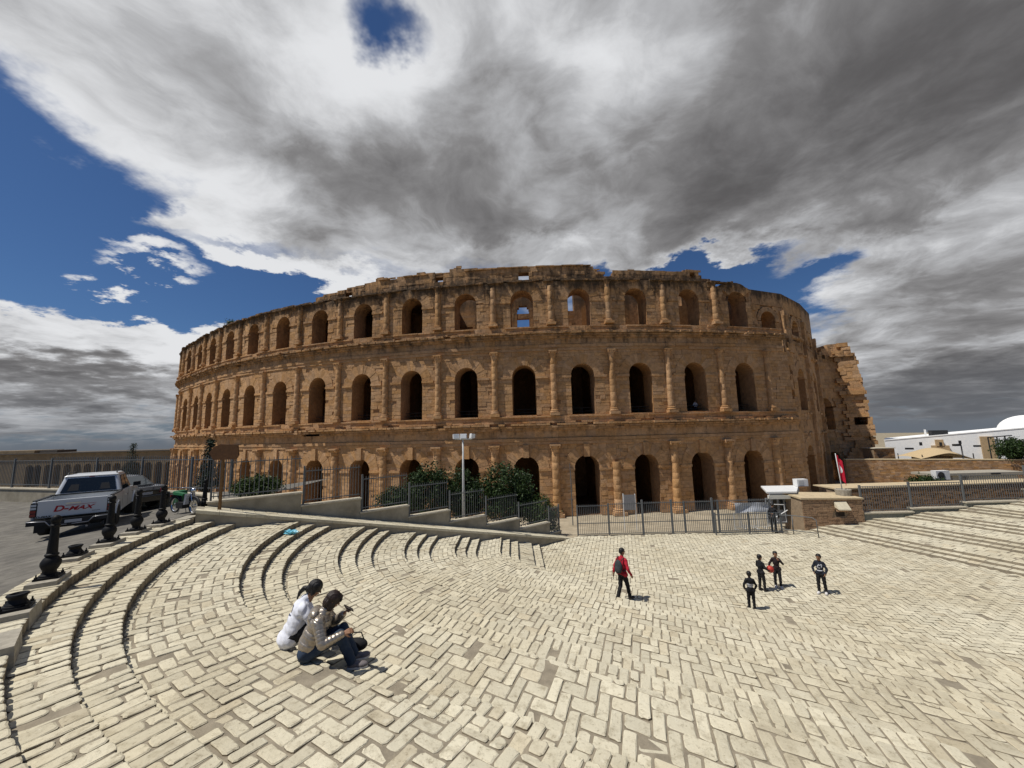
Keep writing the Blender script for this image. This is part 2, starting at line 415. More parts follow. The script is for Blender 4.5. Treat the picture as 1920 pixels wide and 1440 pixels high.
# attic thickness behind the blocks
km = -4.66
while km < 3.12:
    t = att_top(km + .03) - .15
    if not [H for H in HOLES if km + .06 > H[0] and km < H[1]]:
        FC.box(core, km, km + .06, 18.9, t, -1.5, -.32)
    km += .06
for H in HOLES:
    FC.box(core, H[0] - .05, H[1] + .05, 18.9, H[2], -1.4, -.33); FC.box(core, H[0] - .05, H[1] + .05, H[3], att_top(H[0]) - .1, -1.4, -.33)
# entablatures: architrave, frieze, broken cornice, pedestal course
corn = MB(); cblk = []; ruin = MB()
def ledge(C, mb, k0, k1, z0, z1, d0, d1, lmin=.8, lmax=1.8, miss=0., jz=.0, jd=.06):
    k = k0
    while k < k1 - 1e-4:
        e = min(k + random.uniform(lmin, lmax) / BAY, k1)
        if random.random() >= miss:
            cblk.append((C, k + .0008, e - .0008, z0 + random.uniform(0, jz) * .3, z1 - random.uniform(0, jz), max(d0, d1 + random.uniform(-jd, jd))))
        k = e
def entab(C, k0, k1, zb, zt, up):
    H = zt - zb
    ledge(C, corn, k0, k1, zb, zb + .38, .06, .12, 1.5, 3.4, 0, .02, .02)          # architrave fasciae
    ledge(C, corn, k0, k1, zb + .39, zb + .78, .08, .20, 1.5, 3.4, .0, .03, .03)
    ledge(C, corn, k0, k1, zb + .80, zb + H * .50, .04, .07, .8, 1.6, 0, .0, .02)   # frieze
    ledge(C, corn, k0, k1, zb + H * .50, zb + H * .58, .1, .28, .9, 2.2, .02, .03, .05)
    ledge(C, corn, k0, k1, zb + H * .58, zb + H * .66, .1, .50, .5, 1.6, .03, .05, .09)
    ledge(C, corn, k0, k1, zb + H * .665, zb + H * .755, .1, .80, .35, 1.1, .05, .10, .16)    # cornice, eroded
    ledge(C, corn, k0, k1, zb + H * .75, zb + H * .83, .05, .30, .6, 1.8, .10, .05, .10)
    ledge(C, corn, k0, k1, zb + H * .83, zt - .02, .05, .15, .7, 1.5, .0, .02, .03)   # pedestal course
    ledge(C, corn, k0, k1, zt - .16, zt + .02, .06, .30, .8, 2.6, .10, .03, .06)
entab(FC, KMIN, 4.62, -1.62, 1.82, 1)
entab(FC, KMIN, 4.45, 9.88, 12.98, 2)
ledge(FC, corn, KMIN, 3.4, 18.86, 19.10, .1, .36, .4, 1.2, .14, .1, .14)
ledge(FC, corn, KMIN, 3.2, 19.10, 19.30, .0, .05, .5, 1.3, .25, .12, .10)
ledge(FC, corn, -3.2, .75, 20.98, 21.16, -.1, -.08, .6, 1.6, .3, .06, .08)
ledge(FC, corn, KMIN, -4.7, 19.28, 19.5, -.1, -.1, .5, 1.4, .4, .1, .08)
# broken right edge of the outer skin: toothed masonry
for ti, ke in ((0, 4.62), (1, 4.56)):
    z = TIERS[ti]['z0']
    while z < (TIERS[ti]['z1'] + 2):
        h = random.uniform(.45, .7); FC.box(corn, ke - .02, ke + random.uniform(.0, .10), z, z + h, -2.2, -.03 + random.uniform(-.25, .02)); z += h + .02
for z in np.arange(11.8, 18.2, .55): FC.box(corn, 3.78, 3.80 + random.uniform(.0, .07), z, z + .5, -2.2, -.05)
# sloping broken top of the last upper arch
for i, (a, b, c, d) in enumerate(((3.18, 3.30, 18.4, 18.7), (3.30, 3.45, 18.4, 19.0), (3.45, 3.64, 18.4, 18.9), (3.64, 3.76, 18.2, 18.5))): FC.box(corn, a, b, c, d, -2.3, .06)
# recessed wall beyond the break
def rtop(u, v, q): return float(aty(u, v, q[1])[2])
RTOP = [rtop(1415, 573, RC.pt(.35)), rtop(1462, 590, RC.pt(1.35)), rtop(1500, 618, RC.pt(2.2)), rtop(1520, 668, RC.pt(3.2))]
RSPR = [min(15.6, q - 2.2) for q in RTOP]
for k in range(0, 4):
    for ti in range(3):
        T = TIERS[ti]
        tier_wall(RC, ti, k, ztop=[-1.62, 9.88, RTOP[k]][ti], spr=RSPR[k] if ti == 2 else None, sill=12.2 if ti == 2 else None)
        RC.box(corn, k, k + 1, T['z1'] - .02, [.62, 11.72, RTOP[k] + .1][ti], -1.5, .05)
    for z in (-1.5, 1.4, 10.2, 12.6): ledge(RC, corn, k, k + 1, z, z + .35, .05, .28, .5, 1.4, .35, .1, .2)
    for kk in (k + .03, k + .52 + .45):
        z = ZB
        while z < RTOP[k] - .9:
            h = random.uniform(.6, 1.2)
            if random.random() > .07: RC.box(corn, kk - .07, kk + .07, z, z + h - .02, -.3, .48 + random.uniform(-.16, .05))
            z += h
# tower stub at the far side of the breach
tw = TOWER
def tower():
    prof_r = [(ZB, 2.06), (-8.2, 2.02), (-6.5, 1.93), (-2.5, 1.90), (0., 1.88), (3, 1.84), (6, 1.80), (8.6, 1.78), (8.7, 1.76), (11.9, 1.70), (12, 1.62), (14.2, 1.60)]
    prof_t = [(0, 9.5), (.2, 10.6), (.55, 12.6), (.85, 13.2), (1.2, 13.9), (1.25, 14.15), (1.62, 14.2), (1.64, 12.2), (1.72, 12.0), (2.1, 12.)]
    A = [(.66, 1.5, -10, -6.4), (.56, 1.5, -1.2, 3.0)]      # arches: centre k, half width, sill, spring
    small = [(.12, .3, 8.3, 10.), (.78, .3, 11.4, 12.2), (1.62, .75, -.2, 1.1)]
    z = ZB
    while z < 14.2:
        h = random.uniform(.5, .72); zm = z + h / 2
        kr = float(np.interp(zm, [p[0] for p in prof_r], [p[1] for p in prof_r])) + random.uniform(-.05, .05)
        k = 0.
        holes = []
        for c, w, s, sp in A:
            if zm > s:
                q = w if zm < sp else sqrt(max(0, w * w - (zm - sp) ** 2))
                
                if zm > sp: q2 = (w + .5) ** 2 - (zm - sp) ** 2; q = sqrt(q2) if q2 > 0 else 0
                if q > .05: holes.append((c - q / 4.45, c + q / 4.45))
        for c, w, s, sp in small:
            if s < zm < sp + (w if c < 1.5 else 0): holes.append((c - w / 4.45, c + w / 4.45))
        while k < kr:
            e = min(k + random.uniform(.7, 1.5) / 4.45, kr)
            if np.interp((k + e) / 2, [p[0] for p in prof_t], [p[1] for p in prof_t]) > z + .2:
                segs = [(k, e)]
                for H in holes: segs = [q for s in segs for q in ((s[0], min(s[1], H[0])), (max(s[0], H[1]), s[1])) if q[1] - q[0] > .01]
                for s in segs:
                    d = random.gauss(0, .04) + (random.uniform(-.5, .1) if s[0] > 1.1 and random.random() < .22 else 0)
                    tw.box(ruin, s[0] + .001, s[1] - .001, z, z + h - .012, -5.0 if s[1] > 1.0 else -2.6, d + (.45 if s[0] > 1.08 else 0))
            k = e
        z += h
    for c, w, s_, sp in A:
        p_, t_0, n_ = tw.fr(c); th = atan2(t_0[1], t_0[0])
        for i in range(9):
            an = -pi / 2 + pi / 9 * (i + .5); M = Matrix.Translation((p_[0], p_[1], sp)) @ Matrix.Rotation(th + pi, 4, 'Z') @ Matrix.Rotation(an, 4, 'Y'); da = pi / 9; Ro = w + .85
            ruin.prism([(w * sin(-da / 2), w * cos(da / 2)), (Ro * sin(-da / 2 + .004), Ro * cos(da / 2)), (Ro * sin(da / 2 - .004), Ro * cos(da / 2)), (w * sin(da / 2), w * cos(da / 2))], -2.2, .06 + random.uniform(-.03, .03), axis=1, M=M)
    tw.box(core, 0, 1.15, ZB, 8., -5.6, -5.2); tw.box(core, 1.3, 1.86, -1.5, 2.4, -5.6, -4.9)
    for z0, z1, k0, k1, d in ((-2.2, -1.7, 1.05, 1.92, .75), (-4.6, -4.2, 1.05, 1.9, .72), (6.2, 6.8, .0, 1.0, .3), (4.9, 5.6, 1.1, 1.8, .85), (7.0, 7.4, 1.05, 1.76, .9), (11.7, 11.95, .95, 1.72, .7), (-1.55, -1.25, 0, 1., .25)):
        k = k0
        while k < k1:
            e = k + random.uniform(.12, .3)
            if random.random() > .15: tw.box(ruin, k, min(e, k1), z0 + random.uniform(-.05, .05), z1, -.4, d + random.uniform(-.2, .1))
            k = e
    for i in range(60):      # rubble foot
        k = random.uniform(1.3, 2.25); d = random.uniform(.3, 1.8); s = random.uniform(.3, .7); zz = ZB + max(0, (2.2 - d - abs(k - 1.8) * 1.2)) * random.uniform(.2, .75)
        tw.box(ruin, k, k + s / 4.45, zz - s, zz + s * .5, d - s, d)
tower()
# the inside: corridor floors, the inner ring and what is left of the upper gallery
for k in np.arange(KMIN, 4.6, .5):
    e = min(k + .5, 4.6)
    for zf, th in ((.2, .9), (11.9, .8)): FC.box(core, k, e, zf, zf + th, -13.2, -2.2)
    FC.box(core, k, e, ZB - .1, 11.9, -13.9, -13.0)
    FC.box(core, k, e, ZB - .05, ZB + .05, -13.2, -.5)
for k in range(KMIN, 5):     # radial party walls stiffen the corridor
    FC.box(core, k - .10, k + .10, ZB, 12.5, -13., -2.3)
inner = MB()
def inner_wall(k0, k1, z1, z0=12.7, d=-7.0):
    k = k0
    while k < k1 - 1e-4:
        e = min(k + .16, k1)
        FC.box(inner, k, e, z0, z1 + random.uniform(-.35, .2), d - .9, d); k = e
def inner_arch(k0, k1, c, w, zs, zsp, z1, d=-7.0):
    """gallery wall with one arched opening"""
    z = 12.7
    while z < z1:
        h = .35; zm = z + .17; q = 0
        if zm > zs: q = w if zm < zsp else sqrt(max(0, w * w - (zm - zsp) ** 2))
        if q > .03: FC.box(inner, k0, c - q / BAY, z, z + h, d - .9, d); FC.box(inner, c + q / BAY, k1, z, z + h, d - .9, d)
        else: FC.box(inner, k0, k1, z, z + h, d - .9, d)
        z += h
inner_wall(KMIN, -3, 19.6); inner_wall(-3, -2.35, 20.2)
for k in range(-19, 3):
    if k not in (-1, 0): FC.box(inner, k - .05, k + .05, 12.7, 18.6, -6.9, -2.2)      # radial walls of the top gallery
inner_arch(-2.35, -1.0, -1.42, .8, 15.6, 16.9, 20.6)
inner_arch(-1.0, .0, -.5, .95, 14.4, 17.4, 20.6); FC.box(inner, -.66, -.34, 16.35, 17.05, -7.8, -7.05)
inner_arch(.0, .32, .32, .2, 30, 31, 18.2); inner_arch(.32, 1.0, .36, 1.5, 13.2, 14.2, 17.0); inner_wall(.60, 1.05, 20.6)
inner_wall(1.05, 1.45, 18.6); inner_wall(1.45, 2.0, 20.2, d=-6.2); inner_wall(2.0, 2.42, 17.4); inner_wall(2.42, 2.9, 17.9, d=-5.4); inner_wall(2.9, 4.2, 20.2, d=-5.4)
for k in [q for q in range(-19, -2)] + [3]:       # vaults still standing over the top gallery
    FC.box(inner, k, k + (.8 if k == 3 else 1), 18.25, 18.75, -7.2, -1.6)
for c in (.36, -1.42):       # arch rings of the upper gallery
    for a in np.linspace(.15, pi - .15, 11):
        r = 1.9; FC.box(inner, c + (r * cos(a) - .22) / BAY, c + (r * cos(a) + .22) / BAY, 13.6 + r * sin(a) - .2, 13.6 + r * sin(a) + .25, -8.1, -6.8)

# --- ashlar: the 300 blocks that show largest are objects, the rest one mesh
def bdist(b):
    p = b[0].M((b[1] + b[2]) / 2, (b[3] + b[4]) / 2, 0); u, v = proj(p); area = (b[2] - b[1]) * BAY * (b[4] - b[3]); p_, t_, n_ = b[0].fr((b[1] + b[2]) / 2)
    vis = 1. if 300 < u < 1500 and (v < 860 or 1045 < u < 1440) else .05
    return -area * vis * max(.05, -np.dot(n_, p[:2]) / np.linalg.norm(p[:2])) / np.dot(p, p)
order = sorted(range(len(blk)), key=lambda i: bdist(blk[i]))
unit = MB().box(-.5, .5, -1, 0, -.5, .5).mesh('ashlar_block', SAND)
rest = MB()
ORG = Vector(AM.location)
for j, i in enumerate(order):
    C, k0, k1, z0, z1, d = blk[i]
    if j < 300:
        p, t, n = C.fr((k0 + k1) / 2); o = link('ashlar_block', unit, AM)
        th = atan2(t[1], t[0])
        # unit block: +y of the mesh is inward
        o.location = Vector((p[0] + n[0] * (d - .35), p[1] + n[1] * (d - .35), (z0 + z1) / 2)) - ORG
        a, b = C.M(k0, 0, d), C.M(k1, 0, d)
        o.rotation_euler = (0, 0, th); o.scale = (math.dist(a, b), .35, z1 - z0)
    else: C.box(rest, k0, k1, z0, z1, -.35, d)
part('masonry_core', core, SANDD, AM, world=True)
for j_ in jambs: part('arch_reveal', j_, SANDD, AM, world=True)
corder = sorted(range(len(cblk)), key=lambda i: bdist(cblk[i]))
for j, i in enumerate(corder):
    C, k0, k1, z0, z1, d = cblk[i]
    if j < 300:
        mb = MB(); C.box(mb, k0, k1, z0, z1, -.3, d); part('cornice_block', mb, SAND, AM, world=True)
    else: C.box(corn, k0, k1, z0, z1, -.3, d)
tag(part('entablature', corn, SAND, AM, world=True), kind='stuff'); tag(part('ruined_pier', ruin, SAND, AM, world=True), kind='stuff')
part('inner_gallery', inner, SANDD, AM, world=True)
tag(part('ashlar_courses', rest, SAND, AM, world=True), kind='stuff')

# --- voussoirs, columns, imposts, keystone brackets
vrest = MB(); nv = 0
def imp_(name, *q): mb = MB(); FC.box(mb, *q); part(name, mb, SAND, AM, world=True)
VM = []
for ti in range(3):
    T = TIERS[ti]; n = 15; da = pi / n; w = T['w']; Ro = w + (1.25, 1.2, 1.25)[ti]
    VM.append((n, da, w, Ro))
def vous_poly(w, Ro, da, g=.006):
    return [(w * sin(-da / 2 + g / w), w * cos(da / 2)), (Ro * sin(-da / 2 + g / Ro), Ro * cos(da / 2)), (Ro * sin(da / 2 - g / Ro), Ro * cos(da / 2)), (w * sin(da / 2 - g / w), w * cos(da / 2))]
vmesh = []
for ti in range(3):
    n, da, w, Ro = VM[ti]; vmesh.append(MB().prism([p for p in vous_poly(w, Ro, da)], -.7, .035, axis=1).mesh('voussoir', SAND))
bays = sorted([(k, ti) for k in range(KMIN, 4) for ti in range(3) if not (ti == 0 and k in (-3, -2, -1, -9, -8, -10))], key=lambda q: abs(q[0] + .4))
for k, ti in [(k, ti) for k in range(KMIN, 4) for ti in range(3) if (k, ti) not in bays]: bays.append((k, ti))
for k, ti in bays:
    n, da, w, Ro = VM[ti]; T = TIERS[ti]; p, t, nn = FC.fr(k + .5); th = atan2(t[1], t[0])
    for i in range(n):
        a = -pi / 2 + da * (i + .5); dd = random.gauss(-.012, .012)
        if ti == 2 and k == 3 and abs(a) > .9: continue
        if nv < 297:
            o = link('voussoir', vmesh[ti], AM, Vector((p[0] + nn[0] * dd, p[1] + nn[1] * dd, T['spr'])) - ORG)
            # mesh y = outward is -y in local frame: turn so that +y meets the outward normal
            o.rotation_euler = (Matrix.Rotation(th + pi, 4, 'Z') @ Matrix.Rotation(a, 4, 'Y')).to_euler(); nv += 1
        else:
            M = Matrix.Translation((p[0] + nn[0] * dd, p[1] + nn[1] * dd, T['spr'])) @ Matrix.Rotation(th + pi, 4, 'Z') @ Matrix.Rotation(a, 4, 'Y')
            vrest.prism(vous_poly(w, Ro, da), -.5, .035, axis=1, M=M)
    # impost string course between the arch and the columns
    zi = T['spr'] - .12
    for s0, s1 in ((k + .09, k + .5 - T['w'] / BAY + .002), (k + .5 + T['w'] / BAY - .002, k + .91)):
        if not (ti == 2 and random.random() < .2): imp_('impost', s0, s1, zi - .14, zi + .14, -.3, .14)
    if ti == 0: imp_('keystone_bracket', k + .5 - .046, k + .5 + .046, T['spr'] + T['w'] - .15, -1.62, -.2, .26)
for i in range(5):       # putlog holes and patches near the break
    imp_('socket_stone', 4.16, 4.26, -3.2 - i * 1.05, -2.75 - i * 1.05, -.2, .05)
for k in range(4):
    for ti in range(3):
        n, da, w, Ro = VM[ti]; T = TIERS[ti]; p, t, nn = RC.fr(k + .5); th = atan2(t[1], t[0])
        for i in range(n):
            M = Matrix.Translation((p[0], p[1], RSPR[k] if ti == 2 else T['spr'])) @ Matrix.Rotation(th + pi, 4, 'Z') @ Matrix.Rotation(-pi / 2 + da * (i + .5), 4, 'Y'); vrest.prism(vous_poly(w, w + .65 if ti == 2 else Ro, da), -.7, .03, axis=1, M=M)
tag(part('outer_voussoirs', vrest, SAND, AM, world=True), kind='stuff')
def shaft_mesh(r, z0, z1, seed):
    random.seed(seed); pr = []; z = z0
    while z < z1 - .01:
        h = min(random.uniform(.75, 1.15), z1 - z); f = (z - z0) / (z1 - z0); q = r * (1 - .13 * f) * random.uniform(.975, 1.01)
        pr += [(q * .975, z), (q, z + .02), (q * .995, z + h - .03), (q * .968, z + h - .005)]; z += h
    return MB().lathe(pr, 14, jit=.018).mesh('shaft', SAND, 'auto')
def capital_mesh(r, h):
    m = MB(); pr = [(r * .9, 0), (r * 1.0, .06), (r * .92, .1), (r * 1.08, h * .42), (r * 1.0, h * .45), (r * 1.32, h * .80), (r * 1.25, h * .84)]
    n = 16; vs = []
    for i, (q, z) in enumerate(pr):
        for j in range(n): vs.append((q * (1 + (.10 if i >= 3 and j % 2 else -.03)) * cos(2 * pi * j / n) * random.uniform(.96, 1.04), q * (1 + (.10 if i >= 3 and j % 2 else -.03)) * sin(2 * pi * j / n), z))
    fs = [(i * n + j, i * n + (j + 1) % n, (i + 1) * n + (j + 1) % n, (i + 1) * n + j) for i in range(len(pr) - 1) for j in range(n)]
    m.add(vs, fs); m.box(-r * 1.4, r * 1.4, -r * 1.4, r * 1.4, h * .82, h)
    for sx in (-1, 1):
        for sy in (-1, 1): m.sphere((sx * r * 1.18, sy * r * 1.18, h * .7), r * .25, 8, 6)
    return m.mesh('capital', SAND, False)
def base_mesh(r, h):
    m = MB().lathe([(r * 1.42, h * .45), (r * 1.5, h * .58), (r * 1.42, h * .68), (r * 1.2, h * .72), (r * 1.2, h * .8), (r * 1.3, h * .86), (r * 1.24, h * .95), (r * 1.05, h)], 16)
    m.box(-r * 1.55, r * 1.55, -r * 1.55, r * 1.55, 0, h * .46); return m.mesh('column_base', SAND, 'auto')
for ti in range(3):
    T = TIERS[ti]; r = T['r']; hb, hc = (.75, .75, .6)[ti], (1.05, 1.0, .7)[ti]; H = T['ct'] - T['cb']
    sh = [shaft_mesh(r, hb, H - hc, 5 + ti * 7 + q) for q in range(4)]; shb = shaft_mesh(r, hb, H - hc - 1.2, 77)
    cap = [capital_mesh(r * .95, hc), capital_mesh(r * .9, hc)]; ba = base_mesh(r, hb)
    random.seed(100 + ti)
    for k in range(KMIN, (5, 5, 4)[ti]):
        off = .0 if ti else -.02
        p, t, n = FC.fr(k + off); q = Vector((p[0] + n[0] * .13, p[1] + n[1] * .13, T['cb'])) - ORG
        broken = ti == 0 and k == 1
        c = link('column', shb if broken else random.choice(sh), AM, q, (0, 0, random.choice((0, 1, 2, 3)) * pi / 2 + atan2(t[1], t[0])))
        link('column_base', ba, c)
        if not broken and not (ti == 2 and random.random() < .25): link('capital', random.choice(cap), c, (0, 0, H - hc))
random.seed(21)
# visitors' railings in the second storey arches
IRON = mat('dark_iron', (.035, .035, .035), .6)
for k in range(-8, 4):
    T = TIERS[1]; c = k + .5; h = T['w'] / BAY; rails = MB()
    for z in (2.35, 2.75): rails.tube([FC.M(c - h, z, -1.3), FC.M(c + h, z, -1.3)], .03, 6)
    rails.tube([FC.M(c, 1.8, -1.3), FC.M(c, 2.75, -1.3)], .03, 6)
    part('arch_railing', rails, IRON, AM, world=True)
# ------------------------------------------------------------------ the stepped plaza
CX, CY = 2.2, 14.0                       # centre of the rounded corner of the cavea
NF = np.array([-.5, -.866]); TF = np.array([.866, -.5])      # front bank: outward normal, direction to the right
ARC = radians(60)
FLOOR = -6.06
def cyR(R): return float(np.interp(R, (2.9, 4.7, 6.4, 8.05, 9.0), (17.2, 16.3, 15.6, 14.6, 14.0)))
def R_fix(x, y, cy):
    dx, dy = x - CX, y - cy; a = -dx; b = dx * NF[0] + dy * NF[1]
    if max(a, b) <= 0: return max(a, b)
    ang = atan2(dy, dx)
    phi = (radians(-120) - ang) % (2 * pi)            # 0 at the front normal, 60 deg at the left normal
    if phi <= ARC: return math.hypot(dx, dy)
    return b if b > a else a
def R_of(x, y):
    """radius coordinate of a plan point (the corner centre drifts back towards the stage)"""
    lo, hi = -40., 80.
    for _ in range(34):
        m = (lo + hi) / 2
        if R_fix(x, y, cyR(m)) > m: lo = m
        else: hi = m
    return lo
def pos(s, R, Rm):
    """band coordinates -> plan. s>0 along the front, then round the arc, then away along the left side"""
    cy = cyR(R)
    if s >= 0: return (CX + NF[0] * R + TF[0] * s, cy + NF[1] * R + TF[1] * s)
    L = max(Rm, 0) * ARC
    if -s < L:
        a = radians(-120) + s / Rm; return (CX + R * cos(a), cy + R * sin(a))
    return (CX - R, cy + (-s - L))
# zones: R outer, R inner, z at outer, z at inner
ZN = []
def group(R, z, n, tread, rise):
    out = []
    for i in range(n - 1): out.append((R - i * tread, R - (i + 1) * tread, z - (i + 1) * rise, z - (i + 1) * rise))
    return out, R - (n - 1) * tread, z - n * rise
Rc, zc_ = 13.0, -2.40
ZN.append((13.0, 12.35, -2.40, -2.40))
STEPS = [(12.35, -2.40, 3, .475, .16), (9.85, -2.95, 3, .40, .16), (8.05, -3.50, 3, .38, .16), (6.40, -4.08, 3, .40, .16), (4.70, -4.60, 3, .40, .16), (2.90, -5.12, 3, .40, .16), (1.40, -5.72, 2, .42, .17)]
for i, (R, z, n, td, rs) in enumerate(STEPS):
    tr, Re, ze = group(R, z, n, td, rs); ZN += tr
    if i < len(STEPS) - 1: ZN.append((Re, STEPS[i + 1][0], ze, STEPS[i + 1][1]))
    else: ZN.append((Re, -30., FLOOR, FLOOR)); REND = Re
QM = np.array([.932, .362]); QT = np.array([.362, -.932])
QZ = []; qz = FLOOR
QG = (23.85, 26.5, 29.1, 32.0, 34.8, 37.6, 44.)
for qi, q in enumerate(QG[:-1]):
    for i in range(3): QZ.append((q + .42 * i, q + .42 * (i + 1), qz + .095 * (i + 1)))
    qz += .285; QZ[-1] = (QZ[-1][0], QG[qi + 1], qz)
WALL_A = np.array([-9.5, 12.4]); WALL_T = np.array([.793, .610]); WALL_N = np.array([-.610, .793])
FENCE_Y = 22.45
def zQ(Q):
    for a, b, z in QZ:
        if a <= Q < b: return z
    return -99 if Q < 23.85 else QZ[-1][2]
def zR(R):
    if R >= 13.: return street_z(R)
    for a, b, z0, z1 in ZN:
        if b <= R <= a: return z0 + (z1 - z0) * (a - R) / (a - b)
    return FLOOR
def street_z(R): return -2.42 - .11 * max(0., min(R, 18.5) - 13.)
def beyond_wall(x, y): return (np.array([x, y]) - WALL_A) @ WALL_N
def outside(x, y): return beyond_wall(x, y) > -.02 or y > FENCE_Y

JOINT = mat('joint_mortar', (.26, .222, .162), .95, var=.22, vscale=2., bump=.5, bscale=40)
def moss(m):
    g = NB(m.node_tree); b = m.node_tree.nodes['Principled BSDF']; src = b.inputs['Base Color'].links[0].from_socket
    p = g.n('ShaderNodeNewGeometry').outputs['Position']; f = None
    for cx_, cy_, rx, ry in ((12.55, 12.25, .75, .45), (13.9, 11.95, .8, .28)):
        d = g.v('LENGTH', g.v('MULTIPLY', g.v('SUBTRACT', p, (cx_, cy_, FLOOR)), (1 / rx, 1 / ry, 0))); q = g.ss(g.m('ADD', d, g.m('MULTIPLY', g.noise(p, 3., 4), .8)), 1.0, 1.5, 1., 0.); f = q if f is None else g.m('MAXIMUM', f, q)
    g.put(b.inputs['Base Color'], g.mix(f, src, (.022, .026, .010)))
moss(JOINT)
def limestone():
    m = bpy.data.materials.new('pale_limestone'); m.use_nodes = True; g = NB(m.node_tree); b = m.node_tree.nodes['Principled BSDF']
    geo = g.n('ShaderNodeNewGeometry'); p = geo.outputs['Position']
    r = g.m('FRACT', g.m('ADD', geo.outputs['Random Per Island'], g.n('ShaderNodeObjectInfo').outputs['Random']))
    c = g.mix(g.ss(g.noise(p, .33, 5, .6), .34, .66), (.60, .55, .415), (.52, .465, .335))
    c = g.mix(g.m('MULTIPLY', g.ss(g.m('FRACT', g.m('MULTIPLY', r, 9.7)), .86, 1.), .38), c, (.43, .345, .215))
    h = g.n('ShaderNodeHueSaturation'); g.put(h.inputs['Color'], c); g.put(h.inputs['Value'], g.m('MULTIPLY_ADD', r, .24, .88)); c = h.outputs[0]
    blot = g.ss(g.noise(p, 5.5, 8, .72), .47, .70); c = g.mix(g.m('MULTIPLY', blot, .62), c, (.30, .255, .170))
    pit = g.ss(g.noise(p, 22., 7, .78), .54, .70); c = g.mix(g.m('MULTIPLY', pit, .62), c, (.16, .125, .075))
    lite = g.ss(g.noise(p, 9., 5, .7), .58, .74); c = g.mix(g.m('MULTIPLY', lite, .5), c, (.68, .645, .52))
    worn = g.ss(g.noise(p, .7, 5, .6), .54, .74); c = g.mix(g.m('MULTIPLY', worn, .38), c, (.33, .275, .185))
    g.put(b.inputs['Base Color'], c); b.inputs['Roughness'].default_value = .88; b.inputs['Specular IOR Level'].default_value = .2
    bn = g.n('ShaderNodeBump'); bn.inputs['Strength'].default_value = .55; bn.inputs['Distance'].default_value = .015
    g.put(bn.inputs['Height'], g.m('ADD', g.noise(p, 26., 7, .7), g.noise(p, 7., 3, .6))); g.put(b.inputs['Normal'], bn.outputs[0])
    return m
STONE = limestone()
HEWN_SHADED = mat('hewn_side_shaded', (.27, .225, .155), .95, col2=(.17, .135, .09), vscale=3., var=.25, bump=.6, bscale=24)  # rough dirty flanks; the shade of the risers is put into this darker brown

plaza = thing('plaza', None, None, (0, 0, FLOOR)); tag(plaza, 'stepped plaza paved with pale limestone setts', None, None, 'structure')
bed = MB()
def srange(Rm, a=-11., b=26.):
    """sampling of s, fine on the arc"""
    L = max(Rm, 0) * ARC; out = list(np.linspace(-L - 16, -L, 22)[:-1])
    out += list(np.linspace(-L, 0, max(2, int(L / .35) + 2))) if L > 0 else [0]
    out += list(np.linspace(0, b, 14)[1:]); return out
def strip(mb, R0, R1, z0, z1):
    Rm = (R0 + R1) / 2 if R1 > -20 else R0
    ss = srange(max(Rm, .05))
    for a, b in zip(ss[:-1], ss[1:]):
        p = [pos(a, R0, max(Rm, .05)), pos(b, R0, max(Rm, .05)), pos(b, R1, max(Rm, .05)), pos(a, R1, max(Rm, .05))]
        mb.add([(*p[0], z0), (*p[1], z0), (*p[2], z1), (*p[3], z1)], [(0, 1, 2, 3)])
D = .015
for i, (a, b, z0, z1) in enumerate(ZN):
    if b < -20: continue
    zn = ZN[i + 1][2] if i + 1 < len(ZN) else FLOOR
    zl = lambda R: z0 + (z1 - z0) * (a - R) / (a - b)
    strip(bed, a + .04 * (i > 0), b + .035, zl(a + .04 * (i > 0)) - D, zl(b + .035) - D)
    if z1 - zn > .02: strip(bed, b + .035, b + .034, z1 - D, zn - D - .01)
    else: strip(bed, b + .035, b - .02, zl(b + .035) - D, zl(b - .02) - D)
bed.add([(-1, 10, FLOOR - D - .004), (40, -12, FLOOR - D - .004), (40, FENCE_Y + .3, FLOOR - D - .004), (-2, FENCE_Y + .3, FLOOR - D - .004)], [(0, 1, 2, 3)])
for i, (a, b, z) in enumerate(QZ):
    P = [QM * a + QT * -15, QM * a + QT * 24, QM * b + QT * 24, QM * b + QT * -15]
    bed.add([(*p, z - D) for p in P], [(3, 2, 1, 0)])
    zp = QZ[i - 1][2] if i else FLOOR
    if z - zp > .01: bed.add([(*P[0], zp - D - .02), (*P[1], zp - D - .02), (*P[1], z - D), (*P[0], z - D)], [(0, 1, 2, 3)])
# keep the bed behind the ramp wall and the gate line out of the forecourt
def clip(mb, p, n):
    bm = bmesh.new(); me = mb.mesh('tmp', None); bm.from_mesh(me)
    bmesh.ops.bisect_plane(bm, geom=bm.verts[:] + bm.edges[:] + bm.faces[:], plane_co=p, plane_no=n, clear_outer=True)
    o = MB(); bm.verts.index_update(); o.v = [tuple(v.co) for v in bm.verts]; o.f = [tuple(v.index for v in f.verts) for f in bm.faces]
    bm.free(); bpy.data.meshes.remove(me); return o
bed = clip(bed, (*(WALL_A + WALL_N * .05), 0), (*WALL_N, 0)); bed = clip(bed, (0, FENCE_Y + .25, 0), (0, 1, 0))
part('mortar_bed', bed, JOINT, plaza, world=True)

